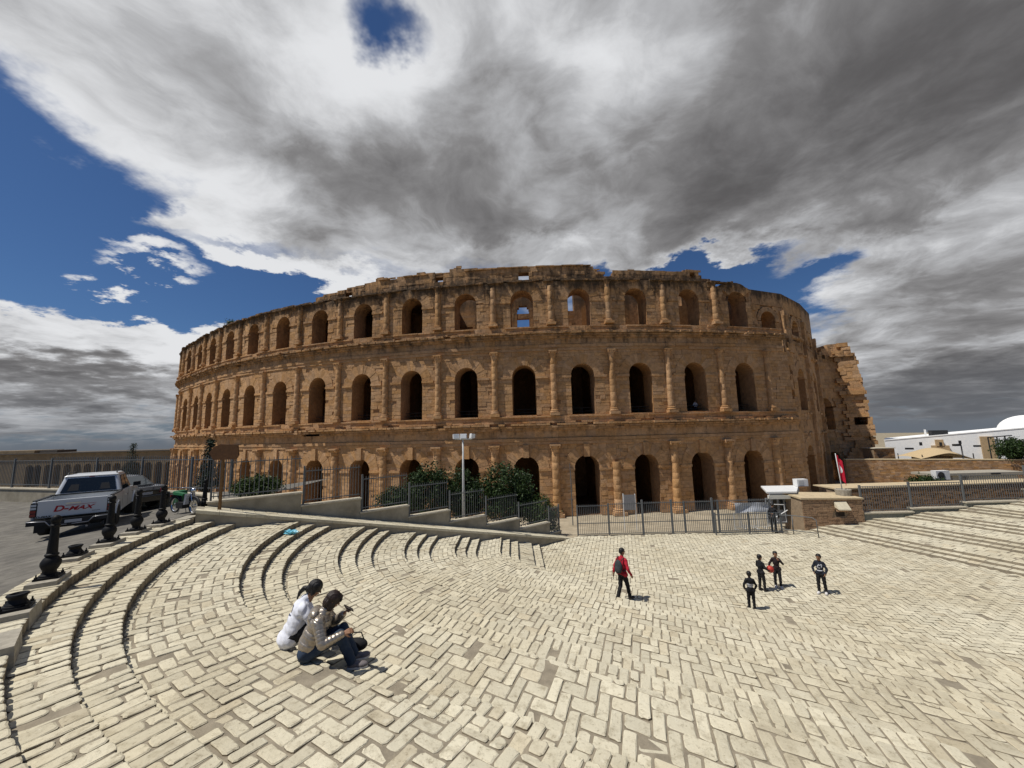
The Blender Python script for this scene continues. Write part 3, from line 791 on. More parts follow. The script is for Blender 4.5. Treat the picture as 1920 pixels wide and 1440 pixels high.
stones = []      # (corners plan 4, z fn values 4, thickness)
def emit(c4, z4, th=.11):
    x = sum(c[0] for c in c4) / 4; y = sum(c[1] for c in c4) / 4; z = sum(z4) / 4
    if outside(x, y): return
    w = np.dot((x, y, z), CF)
    if w < .6: return
    u, v = proj((x, y, z))
    if not (-420 < u < 2340 and v < 1800): return
    stones.append((c4, z4, th, w))
def herring(a0, a1, b0, b1, w):
    """2:1 herringbone cells clipped to the rectangle"""
    out = []
    n0, n1 = int(a0 / w) - 3, int(a1 / w) + 3; m0, m1 = int(b0 / w) - 3, int(b1 / w) + 3
    for j in range(m0, m1):
        for i in range(n0, n1):
            q = (i - j) % 4
            if q == 0: r = (i * w, (i + 2) * w, j * w, (j + 1) * w)
            elif q == 3: r = (i * w, (i + 1) * w, j * w, (j + 2) * w)       # V cells (2,-1): class 3, covers j and j+1
            else: continue
            r = (max(r[0], a0), min(r[1], a1), max(r[2], b0), min(r[3], b1))
            if r[1] - r[0] > .06 and r[3] - r[2] > .06: out.append(r)
    return out
GAP = .0095
random.seed(5)
for zi, (Ra, Rb, z0, z1) in enumerate(ZN[:-1]):
    Rm = max((Ra + Rb) / 2, .05); width = Ra - Rb; edge = (z1 - (ZN[zi + 1][2])) > .05
    L = Rm * ARC
    def zf(R): return z0 + (z1 - z0) * (Ra - R) / width
    cells = []
    if width < .7:      # treads: one long stone across, then two halves
        s = -L - 18.; j = 0
        while s < 26:
            h = random.uniform(.15, .20)
            if j % 2 == 0: cells.append((s, s + h, Rb, Ra))
            else:
                c = Rb + width * random.uniform(.36, .64); cells += [(s, s + h, Rb, c), (s, s + h, c, Ra)]
            s += h; j += 1
    else:
        cells += herring(-L - 18., 26, Rb, Ra, .166)
    for a, b, r0, r1 in cells:
        c4 = [pos(a, r0, Rm), pos(b, r0, Rm), pos(b, r1, Rm), pos(a, r1, Rm)]
        x = sum(p[0] for p in c4) / 4; y = sum(p[1] for p in c4) / 4
        if QM @ (x, y) > 23.9 and zQ(QM @ (x, y)) > (zf(r0)): continue
        emit(c4, [zf(r0), zf(r0), zf(r1), zf(r1)], .17 if edge and r0 < Rb + .02 else .09)
# level floor
ca, sa = cos(radians(-16)), sin(radians(-16))
for a, b, c, d in herring(-6, 34, -4, 30, .185):
    c4 = [(p * ca - q * sa, p * sa + q * ca) for p, q in ((a, c), (b, c), (b, d), (a, d))]
    x = sum(p[0] for p in c4) / 4; y = sum(p[1] for p in c4) / 4
    if R_of(x, y) > REND - .04 or QM @ (x, y) > 23.80: continue
    emit(c4, [FLOOR] * 4, .06)
# right hand bank
for a, b, z in QZ:
    s = -15.; j = 0
    while s < 12:
        h = random.uniform(.30, .42)
        n = max(1, round((b - a) / .42))
        for i in range(n):
            q0, q1 = a + (b - a) * i / n, a + (b - a) * (i + 1) / n
            o = (h / 2 if i % 2 else 0)
            P = [QM * q0 + QT * (s + o), QM * q0 + QT * (s + h + o), QM * q1 + QT * (s + h + o), QM * q1 + QT * (s + o)]
            mx, my = sum(p[0] for p in P) / 4, sum(p[1] for p in P) / 4
            if R_of(mx, my) < 0 or zR(R_of(mx, my)) < z: emit([tuple(p) for p in P], [z] * 4, .10)
        s += h
def stone_shape(c4, z4, th, lod, rel=None):
    """irregular sett: worn top, rounded arris, sides"""
    C = [np.array(c) for c in c4]; ctr = sum(C) / 4
    def lerp(i, t): return C[i] * (1 - t) + C[(i + 1) % 4] * t
    area = 0.
    for i in range(4): area += C[i][0] * C[(i + 1) % 4][1] - C[(i + 1) % 4][0] * C[i][1]
    zs = list(z4)
    if area < 0: C = C[::-1]; zs = zs[::-1]
    tilt = [random.gauss(0, .0034) for _ in range(4)]; dz = random.gauss(0, .0035) - (random.uniform(.006, .02) if random.random() < .03 else 0)
    ring = []
    g = GAP * random.uniform(.6, 1.7)
    for i in range(4):
        a, b = C[i], C[(i + 1) % 4]; L = np.linalg.norm(b - a); pa = C[i - 1]; Lp = np.linalg.norm(pa - a)
        za = zs[i] + tilt[i] + dz; zb = zs[(i + 1) % 4]; zp = zs[i - 1]
        e1 = (b - a) / max(L, 1e-4); e2 = (pa - a) / max(Lp, 1e-4)
        p = a + e1 * g + e2 * g
        if lod == 0:
            c1 = min(.25, random.uniform(.008, .038) / L); c2 = min(.25, random.uniform(.008, .038) / Lp)
            ring.append((p + e2 * c2 * Lp + e1 * random.uniform(-.004, .006), za)); ring.append((p + e1 * c1 * L + e2 * random.uniform(-.004, .006), za))
            m = (a + b) / 2 + random.uniform(-.006, .007) * np.array([-e1[1], e1[0]]) + np.array([-e1[1], e1[0]]) * g
            ring.append((m, (zs[i] + zs[(i + 1) % 4]) / 2 + (tilt[i] + tilt[(i + 1) % 4]) / 2 + dz))
        else:
            c1 = min(.2, random.uniform(.01, .03) / L); c2 = min(.2, random.uniform(.01, .03) / Lp)
            ring.append((p + e2 * c2 * Lp, za)); ring.append((p + e1 * c1 * L, za))
    n = len(ring); vs = []; ins = .013 if lod == 0 else .009
    for p, z in ring:
        d = ctr - p; d = d / max(np.linalg.norm(d), 1e-4); vs.append((*(p + d * ins * random.uniform(.6, 1.6)), z))
    for p, z in ring: vs.append((*p, z - (.009 if lod == 0 else .006)))
    for p, z in ring: vs.append((*p, z - th))
    fs = [tuple(range(n))] + [(i, n + i, n + (i + 1) % n, (i + 1) % n) for i in range(n)] + [(n + i, 2 * n + i, 2 * n + (i + 1) % n, n + (i + 1) % n) for i in range(n)]
    return vs, fs
random.seed(9)
def shown(s):
    x = sum(c[0] for c in s[0]) / 4; y = sum(c[1] for c in s[0]) / 4; u, v = proj((x, y, sum(s[1]) / 4))
    C = [proj((*c, z)) for c, z in zip(s[0], s[1])]
    A = abs(sum(C[i][0] * C[(i + 1) % 4][1] - C[(i + 1) % 4][0] * C[i][1] for i in range(4))) / 2
    return A if 10 < u < 1910 and v < 1425 else A * 1e-3
stones.sort(key=shown, reverse=True)
sm = MB(); cnt = []
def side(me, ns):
    # top and worn arris keep the walked limestone, the rough flanks get the browner, shade-darkened stone
    me.materials.append(HEWN_SHADED); idx = []
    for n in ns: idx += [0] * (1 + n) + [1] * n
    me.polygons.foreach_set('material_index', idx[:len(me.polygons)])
for i, (c4, z4, th, w) in enumerate(stones):
    if random.random() < .007 and i > 300: continue
    vs, fs = stone_shape(c4, z4, th, 0 if w < 10 else 1)
    if i < 300:
        o0 = (sum(c[0] for c in c4) / 4, sum(c[1] for c in c4) / 4, sum(z4) / 4)
        mb = MB().add([(a - o0[0], b - o0[1], c - o0[2]) for a, b, c in vs], fs)
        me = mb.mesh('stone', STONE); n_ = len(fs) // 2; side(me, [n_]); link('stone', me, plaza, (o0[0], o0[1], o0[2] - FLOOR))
    else: sm.add(vs, fs); cnt.append(len(fs) // 2)
print('setts', len(stones))
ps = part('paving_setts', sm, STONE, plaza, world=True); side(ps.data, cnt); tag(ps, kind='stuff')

# ------------------------------------------------------------------ street, ramp, forecourt, far ground
ASPH = mat('worn_asphalt', (.125, .115, .098), .95, col2=(.155, .143, .120), vscale=1.4, var=.30, bump=.25, bscale=90)
st = MB()
for R0, R1 in ((13., 14.5), (14.5, 18.5), (18.5, 60.)):
    for a, b in zip(np.linspace(-60, 60, 61)[:-1], np.linspace(-60, 60, 61)[1:]):
        def PP(s, R):
            L = 13 * ARC
            if s >= 0: return (CX + NF[0] * R + TF[0] * s, CY + NF[1] * R + TF[1] * s)
            if -s < L:
                g_ = radians(-120) + s / 13; return (CX + R * cos(g_), CY + R * sin(g_))
            return (CX - R, CY + (-s - L))
        q = [PP(a, R0), PP(b, R0), PP(b, R1), PP(a, R1)]
        # the street ends at the fence wall
        if sum(p[1] for p in q) / 4 > 23 and q[0][0] < 0: continue
        st.add([(*q[0], street_z(R0) - .005), (*q[1], street_z(R0) - .005), (*q[2], street_z(R1) - .005), (*q[3], street_z(R1) - .005)], [(0, 1, 2, 3)])
tag(link('street', st.mesh('street', ASPH)), 'grey asphalt street along the top of the steps', None, None, 'structure')

RAMPM = mat('ramp_stone', (.40, .36, .27), .9, var=.2, vscale=5., bump=.4, bscale=30)
CONC = mat('rendered_concrete', (.34, .30, .225), .92, col2=(.27, .235, .17), vscale=.8, var=.2, bump=.35, bscale=18)
RAMP_W = 1.0
def ramp_z(s): return -2.31 - .2365 * s
ramp = MB(); rampst = MB()
def wl(s, off): return WALL_A + WALL_T * s + WALL_N * off
ramp_t = tag(thing('ramp', None, None, (*wl(0, 0), ramp_z(0))), 'narrow paved ramp running down beside the steps', None, None, 'structure')
s = -.6
random.seed(3)
while s < 16.2:
    e = min(s + random.uniform(.5, .9), 16.25)
    a, b = wl(s, 0), wl(e - .01, 0); c, d = wl(e - .01, .30), wl(s, .30)
    # curb stones with the low wall face below them
    rampst.hexa([(*a, ramp_z(s) - .10), (*b, ramp_z(e) - .10), (*c, ramp_z(e) - .10), (*d, ramp_z(s) - .10), (*a, ramp_z(s)), (*b, ramp_z(e)), (*c, ramp_z(e)), (*d, ramp_z(s))])
    s = e
s0, s1 = -.6, 16.25
a, b, c, d = wl(s0, .02), wl(s1, .02), wl(s1, RAMP_W), wl(s0, RAMP_W)
ramp.hexa([(*a, -7.2), (*b, -7.2), (*c, -7.2), (*d, -7.2), (*a, ramp_z(s0) - .02), (*b, ramp_z(s1) - .02), (*c, ramp_z(s1) - .02), (*d, ramp_z(s0) - .02)])
part('ramp_body', ramp, CONC, ramp_t, world=True)
tag(part('curb_stones', rampst, STONE, ramp_t, world=True), kind='stuff')
rp = MB()
for i in range(48):
    for j in range(3):
        x0 = -.4 + i * .345; y0 = .31 + j * .23
        if x0 > 15.9: continue
        A_, B_, C_, D_ = wl(x0, y0), wl(x0 + .33, y0), wl(x0 + .33, y0 + .218), wl(x0, y0 + .218); j_ = random.uniform(-.006, .006)
        rp.hexa([(*A_, ramp_z(x0) - .05), (*B_, ramp_z(x0 + .33) - .05), (*C_, ramp_z(x0 + .33) - .05), (*D_, ramp_z(x0) - .05), (*A_, ramp_z(x0) + j_), (*B_, ramp_z(x0 + .33) + j_), (*C_, ramp_z(x0 + .33) + j_), (*D_, ramp_z(x0) + j_)])
tag(part('ramp_setts', rp, STONE, ramp_t, world=True), kind='stuff')

GROUND = mat('sandy_ground', (.30, .25, .17), .95, col2=(.24, .20, .135), vscale=.15, var=.15, bump=.3, bscale=8)
gm = MB(); RR = (0, 60, 130, 240, 500, 1000, 2200, 4500); NG = 48
gm.v.append((20., 60., -10.12))
for r in RR[1:]:
    for j in range(NG): gm.v.append((20 + r * cos(2 * pi * j / NG), 60 + r * sin(2 * pi * j / NG), -10.12 - max(0, r - 130) * .019))
for j in range(NG):
    k = (j + 1) % NG; gm.f.append((0, 1 + j, 1 + k))
    for i in range(len(RR) - 2): gm.f.append((1 + i * NG + j, 1 + (i + 1) * NG + j, 1 + (i + 1) * NG + k, 1 + i * NG + k))
tag(link('ground', gm.mesh('ground', GROUND, True)), 'flat sandy ground around the amphitheatre', None, None, 'structure')
COURT = mat('forecourt_paving', (.40, .34, .24), .93, col2=(.33, .275, .19), vscale=.5, var=.18, bump=.35, bscale=12)
fcm = MB()
def court_z(x, y):
    # slopes from the gate line down to the foot of the facade
    k = np.clip((y - 22.3) / 17.5, 0, 1); yf = 45.6 + .0042 * (x - 6) ** 2
    k = np.clip((y - 22.3) / max(6, (yf - 28.)), 0, 1)
    return FLOOR - .05 + (-10.0 - FLOOR) * (k * k * (3 - 2 * k) * .5 + k * .5)
xs = np.linspace(-70, 60, 66); ys = np.linspace(13., 75, 63)
for i in range(65):
    for j in range(62):
        q = [(xs[i], ys[j]), (xs[i + 1], ys[j]), (xs[i + 1], ys[j + 1]), (xs[i], ys[j + 1])]
        mx, my = sum(p[0] for p in q) / 4, sum(p[1] for p in q) / 4
        bw = beyond_wall(mx, my)
        if mx < 3 and bw < 1.6: continue
        if mx < -10 and my < 24.: continue
        if mx >= 3 and my < 22.4: continue
        fcm.add([(*p, court_z(*p)) for p in q], [(0, 1, 2, 3)])
tag(link('forecourt', fcm.mesh('forecourt', COURT, True)), 'pale sloping forecourt between gate and arches', None, None, 'structure')
# ------------------------------------------------------------------ walls and fences
STEEL = mat('grey_painted_steel', (.115, .122, .125), .6, var=.12, vscale=6., spec=.4)
BLACK = mat('black_cast_iron', (.008, .008, .0085), .6, var=.2, vscale=9., spec=.2)
CAPM = mat('wall_coping', (.47, .42, .32), .9, var=.18, vscale=4., bump=.3, bscale=25)
TW = atan2(WALL_T[1], WALL_T[0])
N3 = np.array([*WALL_N, 0.])
def ons(u, v, off):
    q = onplane(u, v, np.array([*wl(0, off), 0]), N3); return float((q[:2] - WALL_A) @ WALL_T), float(q[2])
PAN = [((432, 933), (564, 926), 861), ((565, 943), (674, 937.5), 878), ((676, 957), (766, 950), 893), ((766, 965), (842, 959), 907), ((843, 977), (911, 967), 921.5), ((912, 980), (972, 976), 930.5), ((974, 986), (1030, 984), 941.5), ((1031, 995), (1084, 991), 948)]
WOFF = RAMP_W + .01
sw = thing('stepped_wall', 'long rendered wall stepping down beside the paved ramp', 'wall', (*wl(0, WOFF), -2.4))
sf = thing('stepped_fence', 'grey steel picket fence stepping down along the ramp wall', 'fence', (*wl(0, WOFF + .15), -2.))
pick = {}
def picket(parent, p, h, r=.0085, name='picket', spike=.0, m=None):
    key = (round(h, 2), r, round(spike, 2))
    if key not in pick:
        mb = MB().box(-r, r, -r, r, 0, h - spike)
        if spike: mb.add([(-r, -r, h - spike), (r, -r, h - spike), (r, r, h - spike), (-r, r, h - spike), (0, 0, h)], [(0, 1, 4), (1, 2, 4), (2, 3, 4), (3, 0, 4)])
        pick[key] = mb.mesh(name, m or STEEL)
    return link(name, pick[key], parent, Vector(p) - Vector(parent.location))
def fence_run(parent, a, b, za, zb, h, n, spike=.07, post=None, post_h=None, rails=(.12, None), r=.0085, both=False, pr=.03):
    """panel between plan points a and b standing on za..zb; returns nothing"""
    a, b = np.array(a, float), np.array(b, float); d = b - a; L = np.linalg.norm(d); e = d / L; nrm = np.array([-e[1], e[0]])
    for f in range(n):
        t = (f + .5) / n; p = a + d * t; picket(parent, (*p, za + (zb - za) * t + .06), h - .06, r, spike=spike)
    for rz in rails:
        z = (h - .16) if rz is None else rz
        q = [a, b]; mb = MB()
        c = [(*(a - nrm * .018), za + z), (*(b - nrm * .018), zb + z), (*(b + nrm * .018), zb + z), (*(a + nrm * .018), za + z)]
        mb.hexa(c + [(x, y, w + .035) for x, y, w in c]); part('rail', mb, STEEL, parent, world=True)
    for w, p, z in ((0, a, za), (1, b, zb)):
        if w == 1 and not both: continue
        M = Matrix.Translation((*p, z)) @ Rz(atan2(e[1], e[0])); part('post', MB().box(-pr, pr, -pr, pr, -.03, (post_h or h + .06), M), STEEL, parent, world=True)
for i, ((u0, v0), (u1, v1), vt) in enumerate(PAN):
    s0, z0 = ons(u0, v0, WOFF); s1, z1 = ons(u1, v1, WOFF); z = (z0 + z1) / 2
    if i == 0: s0 = -.35
    if i == 7: s1 = 16.15
    else: s1 = ons(PAN[i + 1][0][0], PAN[i + 1][0][1], WOFF)[0]
    zb0, zb1 = ramp_z(s0) - .6, ramp_z(s1) - 1.2
    a, b, c, d = wl(s0 + .004, WOFF), wl(s1 - .004, WOFF), wl(s1 - .004, WOFF + .3), wl(s0 + .004, WOFF + .3)
    P = MB().hexa([(*a, zb1), (*b, zb1), (*c, zb1), (*d, zb1), (*a, z - .055), (*b, z - .055), (*c, z - .055), (*d, z - .055)])
    part('wall_panel', P, CONC, sw, world=True)
    a, b, c, d = wl(s0 - .03, WOFF - .035), wl(s1 + .03, WOFF - .035), wl(s1 + .03, WOFF + .335), wl(s0 - .03, WOFF + .335)
    part('coping', MB().hexa([(*a, z - .055), (*b, z - .055), (*c, z - .055), (*d, z - .055), (*a, z), (*b, z), (*c, z), (*d, z)]), CAPM, sw, world=True)
    um = (u0 + u1) / 2; zt = ons(um, vt, WOFF + .15)[1]; h = zt - z + .10
    fence_run(sf, wl(s0 + .08, WOFF + .15), wl(s1 - .02, WOFF + .15), z, z, h, 19 if i < 3 else 17, spike=.07, both=(i == 7))
# thin mast on the lowest fence post
ms, mz = ons(1074, 985, WOFF + .15); mp = wl(ms, WOFF + .15)
mast = thing('mast', 'thin steel mast with short cross bars at the low fence end', 'mast', (*mp, mz))
part('pole', MB().tube([(0, 0, 0), (0, 0, 3.0), (-.05, 0, 3.75)], [.03, .025, .012], 8), STEEL, mast)
for z in (1.55, 2.05, 2.35): part('cross_bar', MB().tube([(-.22, 0, z), (.12, 0, z + .01)], .012, 6), STEEL, mast)

# the wall and fence along the far side of the street
PD, PC, PB, PA = atz(0, 946, -3.2), atz(330, 955, -3.1), atz(385, 957, -2.95), np.array([*wl(-.36, WOFF), -2.5])
PE = PD + (PD - PC) * 1.3
WPTS = [PE[:2], PD[:2], PC[:2], PB[:2], PA[:2]]
lw = thing('street_wall', 'low rendered wall with pale coping behind the parked vehicles', 'wall', (*PC[:2], -3.1))
lf = thing('street_fence', 'tall grey steel picket fence on the wall across the street', 'fence', (*PC[:2], -2.2))
tops = [-2.33, -2.33, -2.33, -2.30, -2.16]
def seg_n(a, b): e = (b - a) / np.linalg.norm(b - a); return np.array([-e[1], e[0]])
for i in range(4):
    a, b = WPTS[i], WPTS[i + 1]; n = seg_n(a, b)
    if n[1] < 0: n = -n
    zt = -2.32
    mb = MB().hexa([(*a, -5), (*b, -5), (*(b + n * .3), -5), (*(a + n * .3), -5), (*a, zt - .06), (*b, zt - .06), (*(b + n * .3), zt - .06), (*(a + n * .3), zt - .06)])
    part('wall_panel', mb, CONC, lw, world=True)
    a2, b2 = a - n * .04, b - n * .04
    part('coping', MB().hexa([(*a2, zt - .06), (*b2, zt - .06), (*(b2 + n * .38), zt - .06), (*(a2 + n * .38), zt - .06), (*a2, zt + .004 * i), (*b2, zt + .004 * i), (*(b2 + n * .38), zt + .004 * i), (*(a2 + n * .38), zt + .004 * i)]), CAPM, lw, world=True)
def on_wall(u, v):
    for i in range(3, -1, -1):
        a, b = WPTS[i], WPTS[i + 1]; n = seg_n(a, b)
        if n[1] < 0: n = -n
        q = onplane(u, v, np.array([*(a + n * .15), 0]), np.array([*n, 0.])); t = (q[:2] - a) @ (b - a) / np.dot(b - a, b - a)
        if -.02 <= t <= 1.02: return q
    return q
pu = [(-190, 914), (-50, 915), (22, 915), (92, 913), (178, 909), (264, 906), (357, 911), (432, 914)]
pp = [on_wall(u, v)[:2] for u, v in pu]
for i in range(len(pp) - 1):
    a, b = pp[i], pp[i + 1]; u0 = pu[i][0]
    h = 1.45 if u0 < 60 else 1.62
    fence_run(lf, a, b, -2.30, -2.30, h, max(6, int(np.linalg.norm(b - a) / .13)), spike=.05, post_h=1.55, both=i == len(pp) - 2, rails=(.14, 1.40), r=.010, pr=.04)

# gate line in front of the forecourt
gf = thing('gate_fence', 'long dark grey steel gate fence closing the foot of the plaza', 'fence', (9, FENCE_Y, FLOOR))
GX = [aty(u, 985, FENCE_Y)[0] for u in (1083, 1142, 1206, 1261, 1285, 1338, 1349, 1447)]
for i in range(7):
    a, b = GX[i], GX[i + 1]; zt = aty((1083, 1142, 1206, 1261, 1285, 1338, 1349)[i], (948, 944, 942, 941, 940, 938, 938)[i], FENCE_Y)[2]
    fence_run(gf, (a, FENCE_Y), (b, FENCE_Y), FLOOR + .02, FLOOR + .02, zt - FLOOR + .02, max(2, int((b - a) / .105)), spike=0, rails=(.06, .66, zt - FLOOR - .08), r=.0095, pr=.05 if i in (2, 3, 5) else .03, both=i == 6, post_h=zt - FLOOR + (.12 if i in (2, 3, 5) else .0))
bf = thing('barrier_railing', 'low steel railing with bars in front of the guard booth', 'railing', (15, FENCE_Y - .5, FLOOR))
bx = [aty(u, 990, FENCE_Y - .5)[0] for u in (1342, 1405, 1466)]
for i in range(2): fence_run(bf, (bx[i], FENCE_Y - .5), (bx[i + 1], FENCE_Y - .5), FLOOR + .02, FLOOR + .02, 1.15, 17, spike=0, rails=(.08, 1.08), r=.009, pr=.025, both=i == 1)
lr = MB(); xs_ = [aty(u, 996, FENCE_Y - .7)[0] for u in (1468, 1488, 1513)]
lp_ = thing('loop_railing', 'bent tubular railing with looped ends by the brick pier', 'railing', (xs_[0], FENCE_Y - .7, FLOOR))
part('handrail', MB().tube([(xs_[0], FENCE_Y - .5, FLOOR + 1.), (xs_[1], FENCE_Y - .7, FLOOR + 1.), (xs_[2] - .1, FENCE_Y - 1.3, FLOOR + 1.), (xs_[2], FENCE_Y - 1.45, FLOOR + .9), (xs_[2], FENCE_Y - 1.5, FLOOR)], .024, 8), STEEL, lp_, True, world=True)
part('lower_rail', MB().tube([(xs_[0], FENCE_Y - .5, FLOOR + .25), (xs_[2], FENCE_Y - 1.45, FLOOR + .22)], .02, 8), STEEL, lp_, True, world=True)
part('post', MB().tube([(xs_[1], FENCE_Y - .7, FLOOR), (xs_[1], FENCE_Y - .7, FLOOR + 1.)], .024, 8), STEEL, lp_, True, world=True)

# ------------------------------------------------------------------ right hand side: brick and concrete walls
def brickmat():
    m = mat('rough_brick', (.34, .205, .105), .93, col2=(.27, .155, .08), vscale=1.2, var=.22, bump=.5, bscale=30, island=.24); return m
BRICK = brickmat(); BMORT = mat('brick_mortar', (.27, .20, .13), .95, var=.2, bump=.3)
def brick_wall(name, label, a, b, z0, z1, thick, bh, bl, nobj, top=True, skip=()):
    """coursed wall from plan point a to b, face towards the camera"""
    a, b = np.array(a, float), np.array(b, float); L = np.linalg.norm(b - a); e = (b - a) / L; n = np.array([e[1], -e[0]])
    t = thing(name, label, 'wall', (*a, z0)); back = a - n * .03
    p = [back, back + e * L, back + e * L - n * (thick - .03), back - n * (thick - .03)]
    part('wall_core', MB().hexa([(*q, z0 - .3) for q in p] + [(*q, z1 - .02) for q in p]), BMORT, t, world=True)
    rs = MB(); cells = []
    nz = int((z1 - z0) / bh)
    for j in range(nz):
        s = -random.random() * bl
        zz = z0 + j * bh
        while s < L:
            l = bl * random.uniform(.7, 1.35); s0, s1 = max(s, 0), min(s + l, L)
            if s1 - s0 > .03 and not any(s1 > k[0] and s0 < k[1] and zz + bh > k[2] and zz < k[3] for k in skip): cells.append((s0, s1, zz, zz + bh * random.uniform(.86, .95)))
            s += l
    random.shuffle(cells)
    for i, (s0, s1, za, zb_) in enumerate(cells):
        d = random.uniform(-.004, .022); h = [a + e * (s0 + .008), a + e * (s1 - .008)]; q = [h[0] + n * d, h[1] + n * d, h[1] - n * .06, h[0] - n * .06]
        j = random.uniform(-.012, .012)
        pts = [(*q[0], za), (*q[1], za + j), (*q[2], za), (*q[3], za), (*q[0], zb_), (*q[1], zb_ + j), (*q[2], zb_), (*q[3], zb_)]
        if i < nobj:
            c = np.mean(np.array(pts), 0); link('brick', MB().hexa([(x - c[0], y - c[1], z - c[2]) for x, y, z in pts]).mesh('brick', BRICK), t, Vector(c) - Vector(t.location))
        else: rs.hexa(pts)
    tag(part('brick_courses', rs, BRICK, t, world=True), kind='stuff')
    return t, e, n, L
SANDTOP = mat('earth_coping', (.50, .40, .25), .95, var=.15, vscale=2., bump=.3)
pier, pe, pn, pL = brick_wall('brick_pier', 'short thick brown brick wall carrying a cream plaque', (16.62, 22.40), (20.12, 22.40), FLOOR - .02, -4.32, 1.6, .115, .27, 240, skip=[(1.88, 2.42, -5.35, -5.0)])
part('coping', MB().hexa([(16.55, 22.34, -4.33), (20.18, 22.34, -4.40), (20.18, 24.05, -4.36), (16.55, 24.05, -4.22), (16.55, 22.34, -4.24), (20.18, 22.34, -4.32), (20.18, 24.05, -4.28), (16.55, 24.05, -4.14)]), SANDTOP, pier, world=True)
part('niche', MB().box(18.52, 19.02, 22.41, 22.45, -5.34, -5.0), mat('niche_dark', (.03, .022, .016), .9), pier, world=True)
plq = thing('plaque', 'cream stone plaque jutting from the brick wall face', 'plaque', (18.8, 22.38, -4.9))
part('plaque_slab', MB().hexa([(-.34, -.30, -.02), (.36, -.30, -.04), (.36, -.0, .10), (-.34, 0, .10), (-.34, -.28, .05), (.36, -.28, .03), (.36, -.0, .40), (-.34, 0, .40)]), mat('cream_stone', (.62, .55, .40), .8, var=.1), plq)
part('bracket', MB().box(-.28, .30, -.16, .0, -.14, -.03), BRICK, plq)
b2, *_ = brick_wall('terrace_wall', 'long brown brick terrace wall behind the right hand fence', (20.2, 24.1), (34.5, 24.9), -6.3, -4.10, .8, .125, .31, 120)
part('terrace_top', MB().hexa([(20.1, 24.05, -4.12), (34.6, 24.85, -4.12), (34.6, 26.2, -4.12), (20.1, 25.9, -4.12), (20.1, 24.05, -4.04), (34.6, 24.85, -4.04), (34.6, 26.2, -4.06), (20.1, 25.9, -4.06)]), SANDTOP, b2, world=True)
zb3 = -5.42; e3 = np.array([.93, -.37]); q0 = np.array([49.6, 57.]); q1 = q0 + e3 * 34; n3 = np.array([.37, .93])
b3, *_ = brick_wall('boundary_wall', 'tall dark brown brick wall below the white building', q0, q1, -10.3, zb3, .7, .2, .55, 60)
part('coping', MB().hexa([(*p, z) for z in (zb3 - .02, zb3 + .1) for p in (q0 - n3 * .05, q1 - n3 * .05, q1 + n3 * .75, q0 + n3 * .75)]), SANDTOP, b3, world=True)
ztp = aty(1655, 841, 58.4)[2]
b5, *_ = brick_wall('passage_wall', 'small dark brick wall closing the gap between ruin stub and white building', (55.4, 58.5), (58.4, 58.3), -10.3, ztp, 2., .16, .5, 0)
part('coping', MB().box(55.3, 58.5, 58.2, 60.4, ztp - .01, ztp + .1), CAPM, b5, world=True)
# stepped concrete retaining wall with its fence
rw = thing('retaining_wall', 'grey concrete wall stepping up beside the right hand steps', 'wall', (20.15, FENCE_Y, FLOOR))
rf = thing('terrace_fence', 'grey steel picket fence stepping up on the concrete retaining wall', 'fence', (20.15, FENCE_Y + .15, -4.5))
CONG = mat('grey_concrete', (.20, .20, .17), .92, col2=(.15, .16, .13), vscale=.8, var=.2, bump=.35, bscale=18)
RX = [20.14, aty(1713, 962, FENCE_Y)[0], aty(1812, 945, FENCE_Y)[0], aty(1935, 940, FENCE_Y)[0], 36.]
RZ_ = [aty(1668, 960, FENCE_Y)[2], aty(1763, 951, FENCE_Y)[2], aty(1865, 939.5, FENCE_Y)[2], -4.1]
RT = [aty(1665, 911, FENCE_Y)[2], aty(1755, 905, FENCE_Y)[2], aty(1857, 891, FENCE_Y)[2], -2.8]
for i in range(4):
    x0, x1, z = RX[i], RX[i + 1], RZ_[i]
    part('wall_panel', MB().box(x0 + .002, x1 - .002, FENCE_Y, FENCE_Y + .3, -6.6, z - .08), CONG, rw, world=True)
    part('coping', MB().box(x0 - (.03 if i else 0), x1 + .03, FENCE_Y - .05 - .003 * i, FENCE_Y + .34 + .003 * i, z - .08, z), CAPM, rw, world=True)
    fence_run(rf, (x0 + .1, FENCE_Y + .15), (x1, FENCE_Y + .15), z, z, RT[i] - z, int((x1 - x0) / .14), spike=0., rails=(.1, RT[i] - z - .05), r=.009, pr=.045, both=i == 3)
# ------------------------------------------------------------------ buildings in the distance
WHITE = mat('whitewash', (.86, .86, .84), .85, var=.05, vscale=1., bump=.1)
TAN = mat('tan_stone', (.42, .30, .17), .9, var=.15, vscale=2.)
DARK = mat('dark_opening', (.02, .02, .022), .6)
wa, wb = np.array([60.7, 62.]), np.array([84.5, 47.2]); we = (wb - wa) / np.linalg.norm(wb - wa); wn = np.array([we[1], -we[0]]); WLn = np.linalg.norm(wb - wa)
wh = thing('white_building', 'long low whitewashed building with slit windows and a dome', 'building', (*wa, -10))
ZT = -3.02; ZSL = .108        # the roof line climbs towards the right
def wbox(mb, s0, s1, d0, d1, z0, z1):
    p = [wa + we * s0 + wn * d1, wa + we * s1 + wn * d1, wa + we * s1 + wn * d0, wa + we * s0 + wn * d0]
    return mb.hexa([(*q, z0) for q in p] + [(*q, z1) for q in p])
def on_white(u, v):
    q = onplane(u, v, np.array([*wa, 0]), np.array([*wn, 0])); return float((q[:2] - wa) @ we), float(q[2])
part('wall', MB().hexa([(*wa, -10.5), (*wb, -10.5), (95, 58, -10.5), (71, 72.4, -10.5), (*wa, ZT), (*wb, ZT + 28 * ZSL), (95, 58, ZT + 28 * ZSL), (71, 72.4, ZT)]), WHITE, wh, world=True)
